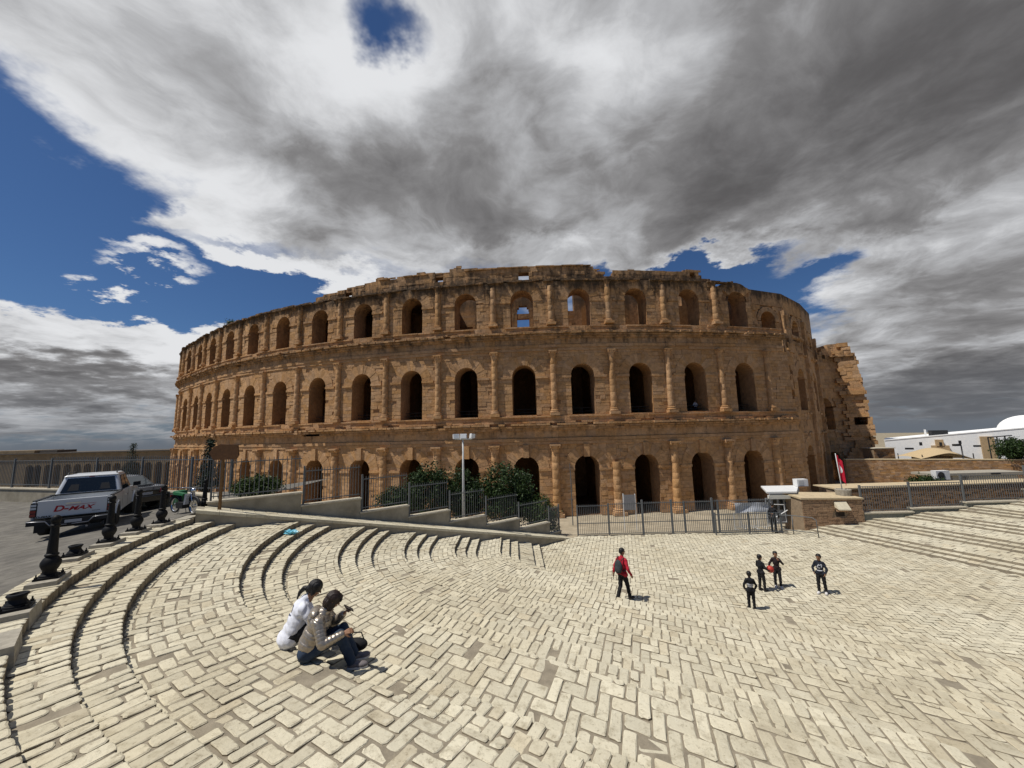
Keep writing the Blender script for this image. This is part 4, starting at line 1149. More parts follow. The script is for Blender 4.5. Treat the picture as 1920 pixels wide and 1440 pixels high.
def roofq(s, d): p = wa + we * s + wn * d; return (*p, ZT + ZSL * s)
part('parapet', MB().hexa([roofq(.02, .06), roofq(WLn, .06), roofq(WLn, -.4), roofq(.02, -.4)] + [(x, y, z + .14) for x, y, z in (roofq(.02, .06), roofq(WLn, .06), roofq(WLn, -.4), roofq(.02, -.4))]), WHITE, wh, world=True)
def slit(name, u0, v0, u1, v1, m=DARK, d=.06):
    s0, z0 = on_white(u0, v1); s1, z1 = on_white(u1, v0); return part(name, wbox(MB(), s0, s1, -.3, d, z0, z1), m, wh, world=True)
for q in ((1697, 839.5, 1713, 842.5), (1724, 829, 1728.5, 835), (1797.5, 826, 1802, 832), (1825, 834.5, 1845, 837.5)):
    slit('window', *q, d=.02)
slit('pilaster', 1843.5, 818, 1861, 860, TAN, .35); slit('door_surround', 1754, 824, 1766, 836, TAN, .5); slit('door_lintel', 1747, 835, 1778, 846, TAN, .42); slit('door', 1759, 829, 1763, 835.5, DARK, .54)
dp = np.array(aty(1927, 806, 62.)[:2]); ZD = aty(1927, 808, 62.)[2]
part('dome', MB().sphere((*dp, ZD), (3.2, 3.2, 2.6), 28, 16), WHITE, wh, True, world=True)
part('drum', MB().lathe([(3.4, -1.), (3.4, .12)], 28, (*dp, ZD)), WHITE, wh, 'auto', world=True)
s_, z_ = on_white(1769, 815); part('roof_tank', wbox(MB(), s_ - .9, s_ + .9, -2.5, -1.2, z_ - .2, z_ + .65), DARK, wh, world=True)
part('roof_pipe', wbox(MB(), s_ - 1.5, s_ - 1.3, -2., -1.8, z_ - .2, z_ + .8), WHITE, wh, world=True)
# fabric canopy before the white wall
cp_ = aty(1750, 860, 56.)
can = thing('canopy', 'sagging tan fabric canopy in front of the white building', 'canopy', (cp_[0], 56., -5.2)); can.scale = (1.3, 1.3, 1.3)
cm = MB(); nu, nv_ = 18, 8; vs = []
for i in range(nu + 1):
    for j in range(nv_ + 1):
        x = -3.1 + 6.4 * i / nu; y = -1.6 + 3.2 * j / nv_; z = .72 - .035 * x * x + .28 * cos(pi * (x - .4) / 3.1) * (.4 + .6 * cos(y)) - .14 * y * y - .1 * max(0, x)
        vs.append((x, y, z))
cm.add(vs, [(i * (nv_ + 1) + j, (i + 1) * (nv_ + 1) + j, (i + 1) * (nv_ + 1) + j + 1, i * (nv_ + 1) + j + 1) for i in range(nu) for j in range(nv_)])
part('canopy_cloth', cm, mat('tan_canvas', (.50, .38, .22), .9, var=.08), can, True)
for x in (-2.6, 3.0):
    for y in (-1.3, 1.3): part('post', MB().tube([(x, y, -6), (x, y, .35)], .05, 6), IRON, can)
part('counter', MB().box(-1.2, 2.2, 0., 1.2, -1.2, .0), TAN, can)
# street lamp above the canopy
lq = aty(1806, 858, 54.); fl = thing('street_lamp', 'small grey lamp post rising beside the tan canopy', 'lamp', (lq[0], 54, -10))
part('pole', MB().tube([(0, 0, 0), (0, 0, 6.4)], [.10, .07], 8), STEEL, fl); part('lamp_head', MB().box(-1.1, -.1, -.15, .15, 6.35, 6.65), IRON, fl)
# cream kiosk wall, air conditioner and hedge in front of the brick boundary wall
CREAM = mat('cream_render', (.60, .56, .44), .88, var=.08, vscale=2.)
c0, c1 = aty(1748, 910, 29.5), aty(1912, 912, 29.5)
ki = thing('cream_kiosk', 'low cream rendered kiosk with a flat grey roof', 'kiosk', (c0[0], 29.5, -4.6))
zt = aty(1750, 888, 29.5)[2]; zt2 = aty(1905, 884, 29.5)[2]
part('wall', MB().box(c0[0] + .3, c1[0], 29.5, 30.6, -6, zt - .15), CREAM, ki, world=True)
part('roof_slab', MB().box(c0[0] - .15, c1[0] + .2, 29.2, 30.8, zt - .15, zt + .02), mat('grey_slab', (.34, .31, .25), .9, var=.1), ki, world=True)
for u in (1783, 1806, 1812): q = aty(u, 898, 29.45); part('wall_pillar', MB().box(q[0] - .1, q[0] + .1, 29.42, 29.5, -5.2, zt - .152), mat('grey_slab', (.34, .31, .25)), ki, world=True)
q0, q1 = aty(1850, 888.5, 29.45), aty(1868, 891, 29.45); part('vent', MB().box(q0[0], q1[0], 29.15, 29.19, zt - .13, zt - .03), DARK, ki, world=True)
aq = aty(1766, 906, 28.6)
ac = thing('air_conditioner', 'white outdoor air conditioning unit standing by the cream kiosk', 'air conditioner', (aq[0], 28.6, -4.35))
AW = mat('white_enamel', (.72, .72, .70), .5, var=.04)
part('casing', MB().box(-.5, .5, -.18, .18, 0, .66), AW, ac); part('fan_grille', MB().lathe([(.25, 0), (.25, .02), (.05, .03)], 18).add([], []), IRON, ac).matrix_local = Matrix.Translation((-.16, -.19, .33)) @ Matrix.Rotation(radians(90), 4, 'X')
part('stand', MB().box(-.45, .45, -.15, .15, -.3, 0), IRON, ac)
# tubular frame by the white building
q = aty(1871, 858, 53.); fr = thing('steel_frame', 'open black steel frame beside the tan pilaster', 'frame', (q[0], 53., -5.0)); fr.scale = (1.25, 1.25, 1.25)
for a_, b_ in (((-.7, 0, -6), (-.7, 0, 2.0)), ((1.2, 0, -6), (1.2, 0, 2.1)), ((-.7, 0, 2.0), (2.0, 0, 2.15)), ((.3, 0, -2), (.3, 0, 2.05))): part('frame_tube', MB().tube([a_, b_], .06, 6), IRON, fr)

# arcaded building far off to the left, behind the street fence
YB = 88.
OCH = mat('ochre_plaster', (.27, .205, .125), .92, col2=(.22, .165, .10), vscale=.5, var=.15)
x0, x1 = aty(-420, 860, YB)[0], aty(338, 860, YB)[0]
arc = thing('arcade_building', 'long low ochre building with a dark arcade beyond the street fence', 'building', (x0, YB, -10))
zt = aty(100, 851, YB)[2]; zs_ = aty(140, 868, YB)[2]; zf = -10.
pos_u = [55, 70, 89, 107, 126, 145, 164, 183, 201, 219, 237, 256, 277, 297, 315]
xs_ = [aty(u, 880, YB)[0] for u in pos_u]
wall = MB(); w = .88
edges = [x0] + [v for x in xs_ for v in (x - w, x + w)] + [x1]
for i in range(0, len(edges), 2): wall.box(edges[i], edges[i + 1], YB, YB + .6, zf, zt)
for x in xs_:
    ap = [(x - w * cos(a), zs_ - 1.1 + w * sin(a)) for a in np.linspace(0, pi, 9)]
    for (xa, za), (xb, zb2) in zip(ap[:-1], ap[1:]): wall.hexa([(xa, YB, za), (xb, YB, zb2), (xb, YB + .6, zb2), (xa, YB + .6, za), (xa, YB, zt), (xb, YB, zt), (xb, YB + .6, zt), (xa, YB + .6, zt)])
part('arcade_wall', wall, OCH, arc, world=True)
part('back_wall', MB().box(x0, x1, YB + 4.5, YB + 5, zf, zt), OCH, arc, world=True)
part('roof', MB().box(x0 - .5, x1 + .3, YB - .35, YB + 9, zt, zt + .28), mat('dark_roof', (.10, .085, .07), .9, var=.2), arc, world=True)
zz = aty(80, 844.5, YB)[2]; xa, xb = aty(64, 850, YB)[0], aty(97, 850, YB)[0]; part('roof_room', MB().box(xa, xb, YB + 1, YB + 5, zt + .2, zz), mat('dark_roof', (.10, .085, .07)), arc, world=True)
xa, xb = aty(-200, 850, YB)[0], aty(62, 850, YB)[0]; part('roof_parapet', MB().box(xa, xb, YB + .2, YB + 6, zt + .2, aty(0, 846, YB)[2]), OCH, arc, world=True)
part('low_wall', MB().box(x0, x1 - 4, YB - 9, YB - 8.6, zf, zf + 1.2), OCH, arc, world=True)
# ------------------------------------------------------------------ bollards
def bollard_meshes():
    base = MB().box(-.15, .15, -.15, .15, 0, .035)
    for sx in (-1, 1):
        for sy in (-1, 1): base.lathe([(.022, .035), (.022, .06), (.010, .062), (.010, .10)], 8, (sx * .12, sy * .12, 0))
    base.lathe([(.13, .035), (.125, .06), (.085, .075)], 18)
    sh = MB().lathe([(.085, .075), (.082, .12), (.105, .16), (.128, .22), (.128, .27), (.10, .33), (.072, .36), (.088, .375), (.088, .40), (.070, .415), (.068, .45), (.052, .86), (.066, .875), (.066, .90), (.054, .91), (.056, .94)], 18)
    kn = MB().lathe([(.05, .94), (.062, .955), (.066, .99), (.058, 1.03), (.035, 1.055), (.012, 1.065)], 18)
    stub = MB().lathe([(.115, .075), (.095, .10), (.085, .135), (.10, .17), (.112, .185), (.105, .205), (.08, .21), (.06, .18)], 18)
    return [(n, m.mesh(n, BLACK, 'auto')) for n, m in (('foot_plate', base), ('shaft', sh), ('knob', kn), ('broken_stub', stub))]
BMESH = dict(bollard_meshes())
PLI = mat('plinth_concrete', (.33, .30, .24), .92, var=.2, vscale=5., bump=.4, bscale=22)
plm = MB().hexa([(-.34, -.20, -.25), (.34, -.20, -.25), (.34, .20, -.25), (-.34, .20, -.25), (-.32, -.18, 0), (.32, -.18, 0), (.32, .18, 0), (-.32, .18, 0)]).mesh('plinth', PLI)
bpos = [(30, 1141, 0, 'broken bollard stub on the plinth nearest the camera'), (92, 1083, 1, 'black bollard nearest the camera, full height on a concrete plinth'), (140, 1041, 0, 'broken bollard stub on the plinth between two whole bollards'),
        (203, 1015, 1, 'black bollard in front of the pickup rear corner'), (255, 994, 1, 'black bollard in front of the pickup door'), (302, 980, 1, 'black bollard in front of the black car'), (382, 957, 1, 'black bollard by the low wall near the moped')]
for i, (u, v, full, lab) in enumerate(bpos):
    z = -2.33 if i < 6 else -2.42
    q = atz(u, v, z); dx, dy = q[0] - CX, q[1] - CY; rz = atan2(dy, dx) + pi / 2
    b = thing('bollard', lab, 'bollard', tuple(q), rz, 'cast iron bollards along the top step')
    link('plinth', plm, b); link('foot_plate', BMESH['foot_plate'], b)
    if full: link('shaft', BMESH['shaft'], b); link('knob', BMESH['knob'], b)
    else: link('broken_stub', BMESH['broken_stub'], b)
q = atz(350, 970, -2.38); b = thing('concrete_plinth', 'empty concrete plinth in front of the parked moped', 'plinth', tuple(q), atan2(q[1] - CY, q[0] - CX) + pi / 2); link('plinth', plm, b)
q = atz(-12, 1205, -2.33); b = thing('concrete_plinth', 'bare concrete plinth at the left picture edge', 'plinth', tuple(q), atan2(q[1] - CY, q[0] - CX) + pi / 2); link('plinth', plm, b)

# ------------------------------------------------------------------ direction sign, bin, floodlight, info board, flag
RUST = mat('brown_painted_metal', (.13, .068, .022), .6, var=.25, vscale=8.)
s_, z_ = ons(411, 965, .5); q = (*wl(s_, .5), ramp_z(s_) - .03); sg = thing('direction_sign', 'brown arrow shaped direction sign on a rusty pole', 'sign', tuple(q), radians(4))
part('pole', MB().box(-.035, .035, -.03, .03, 0, 2.02), RUST, sg)
part('board', MB().prism([(-.30, 1.66), (.42, 1.66), (.50, 1.80), (.45, 2.14), (-.10, 2.18), (-.30, 2.10), (-.45, 1.90)], -.035, .035, axis=1), mat('sign_brown', (.105, .048, .018), .7, var=.2, vscale=5.), sg)
q = atz(336, 949, -2.75); q[2] = street_z(R_of(q[0], q[1])); bn = thing('litter_bin', 'green plastic wheeled bin standing behind the moped', 'bin', tuple(q), radians(-20)); bn.scale = (.58, .58, .66)
GREEN = mat('green_plastic', (.015, .10, .035), .5, var=.1)
part('tub', MB().hexa([(-.24, -.24, .08), (.24, -.24, .08), (.24, .24, .08), (-.24, .24, .08), (-.30, -.30, .92), (.30, -.30, .92), (.30, .30, .92), (-.30, .30, .92)]), GREEN, bn)
part('lid', MB().hexa([(-.33, -.34, .93), (.33, -.34, .93), (.33, .33, .93), (-.33, .33, .93), (-.27, -.26, 1.03), (.27, -.26, 1.03), (.27, .30, 1.05), (-.27, .30, 1.05)]), GREEN, bn)
for x in (-.25, .25):
    w = part('wheel', MB().tube([(x - .03, .25, .09), (x + .03, .25, .09)], .09, 12), mat('tyre_rubber', (.018, .018, .018), .8), bn)
s_, z_ = ons(869, 967, WOFF + .42); p_ = wl(s_, WOFF + .42)
zt = onplane(866, 817, np.array([*wl(0, WOFF + .42), 0]), N3)[2]; H_ = zt - z_
fl = thing('floodlight_pole', 'tall pale pole carrying three white floodlights by the ramp fence', 'lamp post', (*p_, z_))
PALE = mat('pale_galvanised', (.55, .55, .53), .5, var=.08)
part('pole', MB().tube([(0, 0, -2.), (0, 0, H_ * .5), (0, 0, H_ - .15)], [.065, .055, .04], 10), PALE, fl, True)
part('cross_arm', MB().tube([(-.42, 0, H_ - .18), (.48, 0, H_ - .18)], .028, 8), PALE, fl, True)
for x, rz in ((-.36, .5), (.03, .1), (.47, -1.15)):
    M = Matrix.Translation((x, 0, H_ - .03)) @ Rz(rz)
    h = part('floodlight', MB().hexa([tuple(M @ Vector(c)) for c in ((-.17, -.10, -.13), (.17, -.10, -.13), (.13, .12, -.10), (-.13, .12, -.10), (-.17, -.06, .13), (.17, -.06, .13), (.13, .14, .10), (-.13, .14, .10))]), AW, fl)
    part('lens', MB().hexa([tuple(M @ Vector(c)) for c in ((-.14, -.112, -.10), (.14, -.112, -.10), (.14, -.098, -.10), (-.14, -.098, -.10), (-.14, -.078, .10), (.14, -.078, .10), (.14, -.06, .10), (-.14, -.06, .10))]), mat('lamp_glass', (.72, .74, .74), .12, spec=.6), h)
yb = 26.3; q = aty(1181, 972, yb); ib = thing('info_board', 'small grey information board on two white legs', 'sign', (q[0], yb, court_z(q[0], yb)), radians(-6))
hb = aty(1181, 926, yb)[2] - court_z(q[0], yb)
for x in (-.36, .42): part('leg', MB().box(x - .03, x + .03, -.03, .03, 0, hb + .02 if x < 0 else hb), AW, ib)
part('panel', MB().box(-.33, .39, -.045, -.02, hb - 1.05, hb - .05), mat('board_grey', (.20, .20, .205), .6, var=.12, vscale=5.), ib)
q = aty(1581, 925, 23.2); fb = thing('flag', 'red national flag with white disc hanging from a leaning white pole', 'flag', (q[0], 23.2, q[2]))
top = np.array(aty(1566, 850, 23.2)) - np.array([q[0], 23.2, q[2]])
part('flag_pole', MB().tube([(0, 0, -.35), tuple(top * 1.0)], [.03, .02], 10), PALE, fb, True)
RED = mat('red_flag_cloth', (.50, .012, .035), .8, var=.1); FW = mat('white_flag_cloth', (.78, .77, .77), .8)
def flagpt(a, b, off=0.):
    """a along the limp fly 0..1, b down the hoist 0..1"""
    p = top * (1 - .04 - .58 * b); w = .40 * a * (1 - .25 * b); dr = .62 * a * a
    return (p[0] + w * .8 + .04 * sin(7 * a + 2 * b), p[1] - .10 * sin(9 * a) * a - off, p[2] - dr * .75)
fm = MB(); n1, n2 = 14, 10; vs = [flagpt(i / n1, j / n2) for i in range(n1 + 1) for j in range(n2 + 1)] + [flagpt(i / n1, j / n2, -.012) for i in range(n1 + 1) for j in range(n2 + 1)]
fsq = [(i * (n2 + 1) + j, (i + 1) * (n2 + 1) + j, (i + 1) * (n2 + 1) + j + 1, i * (n2 + 1) + j + 1) for i in range(n1) for j in range(n2)]; o_ = (n1 + 1) * (n2 + 1)
part('cloth', fm.add(vs, fsq + [tuple(k + o_ for k in f[::-1]) for f in fsq]), RED, fb, True)
def disc(name, ca, cb, ra, rb, off, m, hole=None):
    d = MB(); N = 20; vs = [flagpt(ca, cb, off)] + [flagpt(ca + ra * cos(2 * pi * i / N), cb + rb * sin(2 * pi * i / N), off) for i in range(N)]
    return part(name, d.add(vs, [(0, 1 + i, 1 + (i + 1) % N) for i in range(N)]), m, fb)
disc('white_disc', .46, .48, .30, .22, .014, FW); disc('crescent', .48, .48, .20, .145, .018, RED); disc('crescent_gap', .53, .48, .155, .115, .022, FW)
stv = MB(); N = 10; vs = [flagpt(.54, .48, .026)] + [flagpt(.54 + (.12 if i % 2 == 0 else .05) * cos(2 * pi * i / N), .48 + (.09 if i % 2 == 0 else .036) * sin(2 * pi * i / N), .026) for i in range(N)]
part('star', stv.add(vs, [(0, 1 + i, 1 + (i + 1) % N) for i in range(N)]), RED, fb)
q = aty(1582, 931, 23.2); pot = thing('flag_pedestal', 'rough grey concrete pot holding the leaning flag pole', 'pedestal', (q[0], 23.2, -4.4))
part('pot', MB().lathe([(.36, 0), (.38, .2), (.40, .45), (.33, .47), (.3, .38)], 14, jit=.03), PLI, pot)

# ------------------------------------------------------------------ guard booth, banner, barriers
x0, x1 = aty(1438, 930, 23.4)[0], aty(1491, 930, 23.4)[0]; zr = aty(1465, 921, 23.4)[2]
gb = thing('guard_booth', 'white framed guard booth with flat roof and grey glazed sides', 'booth', (x0, 23.4, FLOOR))
part('roof', MB().hexa([(x0 - .05, 23.3, zr - .10), (x1 + .05, 23.3, zr - .12), (x1 + 1.9, 25.6, zr - .12), (x0 + 1.1, 25.6, zr - .1), (x0 - .05, 23.3, zr), (x1 + .05, 23.3, zr - .02), (x1 + 1.9, 25.6, zr - .02), (x0 + 1.1, 25.6, zr)]), AW, gb, world=True)
part('fascia', MB().hexa([(x0, 23.24, zr - .42), (x1, 23.24, zr - .44), (x1, 23.32, zr - .44), (x0, 23.32, zr - .42), (x0, 23.24, zr - .23), (x1, 23.24, zr - .25), (x1, 23.32, zr - .25), (x0, 23.32, zr - .23)]), mat('cream_fascia', (.62, .60, .52), .6), gb, world=True)
for x in (x0 + .02, x1 - .06): part('post', MB().box(x, x + .08, 23.3, 23.38, FLOOR, zr - .2), AW, gb, world=True)
GLS = mat('dark_glass', (.02, .025, .028), .08, spec=.6)
for i in range(4):
    a = x0 + .12 + i * (x1 - x0 - .2) / 4; b = a + (x1 - x0 - .2) / 4 - .04
    f_ = part('window_panel', MB().box(a, b, 23.75, 23.8, FLOOR + .1, zr - .45), mat('grey_aluminium', (.28, .30, .32), .4, var=.05), gb, world=True)
    part('pane', MB().box(a + .05, b - .05, 23.738, 23.75, FLOOR + .9, zr - .55), GLS, f_, world=True)
part('back_wall', MB().box(x0 + 1.9, x1 + 2.2, 26., 26.1, FLOOR - .5, zr - .25), mat('grey_aluminium', (.28, .30, .32)), gb, world=True)
gr = thing('side_grille', 'dark steel grille gate between guard booth and brick pier', 'gate', (x1 + .1, 23.1, FLOOR))
for i in range(9): part('picket', MB().box(x1 + .06 + i * .07, x1 + .075 + i * .07, 23.1, 23.12, FLOOR, zr - .35), STEEL, gr, world=True)
for z in (.1, 1.5): part('rail', MB().box(x1 + .02, x1 + .68, 23.06, 23.10, FLOOR + z, FLOOR + z + .04), STEEL, gr, world=True)
acq = thing('roof_unit', 'boxy white unit standing on the guard booth roof', 'air conditioner', (aty(1502, 915, 25.2)[0], 25.2, zr - .02))
part('casing', MB().box(-.35, .35, -.2, .2, .02, .46), AW, acq); part('grille', MB().box(-.28, .05, -.212, -.2, .08, .40), PALE, acq)
q0, q1 = aty(1377, 943, 22.6), aty(1447, 941, 22.6); hz = aty(1410, 962, 22.6)[2] - q0[2]
ban = thing('banner', 'creased white vinyl banner tied along the gate fence', 'banner', (q0[0], 22.62, q0[2]))
bm_ = MB(); vs = []; n1, n2 = 24, 6
for i in range(n1 + 1):
    for j in range(n2 + 1):
        a, b = i / n1, j / n2; vs.append(((q1[0] - q0[0]) * a, -.03 * sin(9 * a + 4 * b) - .05 * sin(3.1 * a + 6 * b) * a, hz * b * (1 - .12 * sin(pi * a)) - .06 * a * b * sin(12 * a)))
fsq = [(i * (n2 + 1) + j, i * (n2 + 1) + j + 1, (i + 1) * (n2 + 1) + j + 1, (i + 1) * (n2 + 1) + j) for i in range(n1) for j in range(n2)]
part('sheet', bm_.add(vs, fsq), mat('white_vinyl', (.66, .68, .72), .5, col2=(.56, .59, .66), vscale=2.5), ban, True)
part('rope', MB().tube([(0, 0, 0), (-.3, 0, .12)], .01, 5), AW, ban)
def barrier(x, y, rz, lab):
    z = court_z(x, y); b = thing('crowd_barrier', lab, 'barrier', (x, y, z), rz, 'steel crowd barriers stacked inside the gate')
    part('frame', MB().tube([(-.8, 0, .1), (-.8, 0, 1.02), (.8, 0, 1.02), (.8, 0, .1), (-.8, 0, .2)], .024, 6), PALE, b)
    for i in range(9): part('bar', MB().tube([(-.64 + i * .16, 0, .18), (-.64 + i * .16, 0, 1.02)], .01, 5), PALE, b)
    for xx in (-.65, .65): part('foot', MB().box(xx - .03, xx + .03, -.28, .28, .0, .05), PALE, b)
barrier(aty(1400, 985, 24.0)[0], 24.0, .15, 'front crowd barrier standing below the white banner'); barrier(aty(1415, 985, 24.6)[0], 24.6, -.1, 'crowd barrier behind another below the white banner'); barrier(aty(1432, 980, 25.2)[0], 25.2, .3, 'rearmost crowd barrier beside the guard booth')
q = aty(1463, 985, 23.1); wf = thing('metal_rack', 'leaning white metal frame against the guard booth', 'frame', (q[0], 23.1, FLOOR))
part('frame_tube', MB().tube([(-.25, 0, 1.35), (.42, .1, 1.3), (.48, .12, .3), (-.1, .05, .35)], .026, 6), AW, wf); part('frame_tube', MB().tube([(-.2, 0, .62), (.6, .1, .98)], .026, 6), AW, wf)

# ------------------------------------------------------------------ litter
q = atz(545, 992, -2.95); bg = thing('plastic_bag', 'crumpled light blue plastic bag lying on a step', 'bag', (q[0], q[1], -3.1))
bm = bmesh.new(); bmesh.ops.create_icosphere(bm, subdivisions=3, radius=1)
for v_ in bm.verts: n_ = .75 + .45 * math.sin(5 * v_.co.x + 3 * v_.co.z) * math.cos(6 * v_.co.y + 2 * v_.co.x) + random.uniform(-.08, .08); v_.co = (v_.co.x * .24 * n_, v_.co.y * .15 * n_, max(0, v_.co.z * .5 + .35) * .16 * n_)
me = bpy.data.meshes.new('bag_film'); bm.to_mesh(me); bm.free(); me.materials.append(mat('cyan_film', (.16, .50, .62), .35, spec=.5)); link('bag_film', me, bg)
q = atz(465, 979, -2.85); lt = thing('litter', 'small white crumpled paper by the foot of the ramp curb', 'litter', (q[0], q[1], -2.88)); part('paper', MB().sphere((0, 0, .04), (.10, .07, .05), 7, 5), AW, lt)
# ------------------------------------------------------------------ shrubs and trees
def leafmat(name, c1, c2):
    m = bpy.data.materials.new(name); m.use_nodes = True; g = NB(m.node_tree); b = m.node_tree.nodes['Principled BSDF']
    geo = g.n('ShaderNodeNewGeometry'); r = geo.outputs['Random Per Island']; f = g.m('ADD', g.m('MULTIPLY', r, .6), g.m('MULTIPLY', g.noise(geo.outputs['Position'], 1.6, 3), .5))
    g.put(b.inputs['Base Color'], g.mix(g.ss(f, .25, .85), c1, c2)); b.inputs['Roughness'].default_value = .55; b.inputs['Specular IOR Level'].default_value = .25
    b.inputs['Transmission Weight'].default_value = 0
    MATS[name] = m; return m
LEAF = leafmat('ficus_leaf', (.012, .028, .007), (.034, .062, .013)); LEAF2 = leafmat('oleander_leaf', (.022, .045, .010), (.065, .10, .02)); LEAFD = leafmat('conifer_leaf', (.014, .026, .014), (.035, .055, .03))
BARK = mat('grey_bark', (.12, .09, .06), .95, var=.3, vscale=9., bump=.5)
def leaf_crown(lobes, n, size, mat_, name, parent, inner=.35):
    """leaf sized faces clustered in clumps through each lobe's volume"""
    vs = np.empty((0, 3)); L = []
    tot = sum(r[0] * r[1] * r[2] for _, r in lobes)
    for c, r in lobes:
        k = int(n * r[0] * r[1] * r[2] / tot)
        nc = max(6, k // 26)
        d = rng.normal(size=(nc, 3)); d /= np.linalg.norm(d, axis=1)[:, None]
        rad = (inner + (1 - inner) * rng.random(nc) ** .55) * rng.uniform(.82, 1.12, nc)
        cc = np.array(c) + d * rad[:, None] * np.array(r)
        pts = np.repeat(cc, 26, 0) + rng.normal(size=(nc * 26, 3)) * (size * 2.0)
        L.append(pts)
    P = np.concatenate(L); m = len(P)
    a = rng.normal(size=(m, 3)); a[:, 2] += .2; a /= np.linalg.norm(a, axis=1)[:, None]
    b = np.cross(a, rng.normal(size=(m, 3))); b /= np.linalg.norm(b, axis=1)[:, None]
    s = size * rng.uniform(.6, 1.4, m)[:, None]; w = s * .45
    V = np.stack([P - a * s, P + b * w, P + a * s, P - b * w], 1).reshape(-1, 3)
    me = bpy.data.meshes.new(name); me.from_pydata(V.tolist(), [], np.arange(4 * m).reshape(-1, 4).tolist()); me.materials.append(mat_); return link(name, me, parent)
def stems(parent, base, tips, r, name='stem'):
    for t in tips:
        b = Vector(base); t = Vector(t); mid = b.lerp(t, .5) + Vector((random.uniform(-.1, .1), random.uniform(-.1, .1), 0)); part(name, MB().tube([b, mid, t], [r, r * .7, r * .35], 6), BARK, parent)
def shrub(name, lab, u, vt, vb, y, wpx, n, size, m=LEAF, depth=1.0, group='dark green shrubs behind the ramp fence', lobes=None):
    q = aty(u, vb, y); zt = aty(u, vt, y)[2]; W_ = wpx / F * y / 2; H = zt - q[2]
    t = thing(name, lab, 'shrub', tuple(q), 0, group)
    lb = lobes or [((0, 0, H * .62), (W_ * .72, W_ * .7 * depth, H * .38)), ((-W_ * .5, 0, H * .48), (W_ * .5, W_ * .6 * depth, H * .36)), ((W_ * .5, .1, H * .46), (W_ * .5, W_ * .6 * depth, H * .38)), ((.1 * W_, -.2, H * .3), (W_ * .8, W_ * .6 * depth, H * .3))]
    leaf_crown(lb, n, size, m, 'crown', t, .3)
    stems(t, (0, 0, -1.2), [(random.uniform(-.5, .5) * W_, random.uniform(-.2, .2), H * random.uniform(.4, .7)) for _ in range(5)], .05)
    return t
shrub('shrub', 'left rounded dark shrub behind the tall ramp fence panel', 803, 868, 968, 23.4, 86, 9000, .075)
shrub('shrub', 'low dark shrub behind the floodlight pole', 868, 878, 978, 23.8, 76, 7500, .075)
shrub('shrub', 'largest tall dark shrub right of the floodlight pole', 947, 866, 985, 24.2, 118, 14000, .08)
shrub('shrub', 'lowest yellowish shrub at the foot of the ramp fence', 1016, 925, 1003, 23.6, 62, 5000, .065, LEAF2)
shrub('shrub', 'low shrub at the left end of the dark shrub clump', 738, 912, 962, 21.5, 62, 4200, .065)
shrub('shrub', 'bright green low hedge shrub behind the top of the ramp fence', 478, 893, 930, 16.6, 92, 6000, .05, LEAF2, .7, 'hedges behind fences')
shrub('shrub', 'small dark shrub beside the white air conditioner', 1740, 894, 910, 28.8, 52, 2600, .07, LEAF, 1., 'hedges behind fences')
shrub('shrub', 'dark leafy shrub at the right edge before the white building', 1902, 822, 864, 51., 58, 5200, .13, LEAF, 1., 'hedges behind fences')
# young Norfolk style conifers
def conifer(lab, u, vt, vb, y, tiers, wid):
    q = aty(u, vb, y); H = aty(u, vt, y)[2] - q[2]; t = thing('conifer_tree', lab, 'tree', tuple(q), 0, 'young conifers behind the street fence')
    part('trunk', MB().tube([(0, 0, -3), (0, 0, H * .6), (0, 0, H)], [.09, .06, .02], 8), BARK, t)
    lb = []
    for i in range(tiers):
        f = i / (tiers - 1); z = H * (.02 + .95 * f); r = wid * (1 - f) ** .8 + .08
        lb.append(((0, 0, z + .05), (r, r, .10 + .10 * (1 - f))))
    leaf_crown(lb, 3600, .05, LEAFD, 'crown', t, .1)
conifer('taller young conifer behind the fence beside the brown direction sign', 389, 828, 915, 19.5, 12, .50)
conifer('small distant young conifer behind the fence above the black car', 244, 834, 900, 34., 10, .72)
# tuft on the ruined rim
kx = -7.75; p_ = FC.M(kx, 19.2, -.6); tf = thing('rim_bush', 'small green bush growing on the ruined wall top', 'bush', p_)
leaf_crown([((0, 0, .35), (.6, .5, .5))], 700, .12, LEAF2, 'crown', tf, .2)
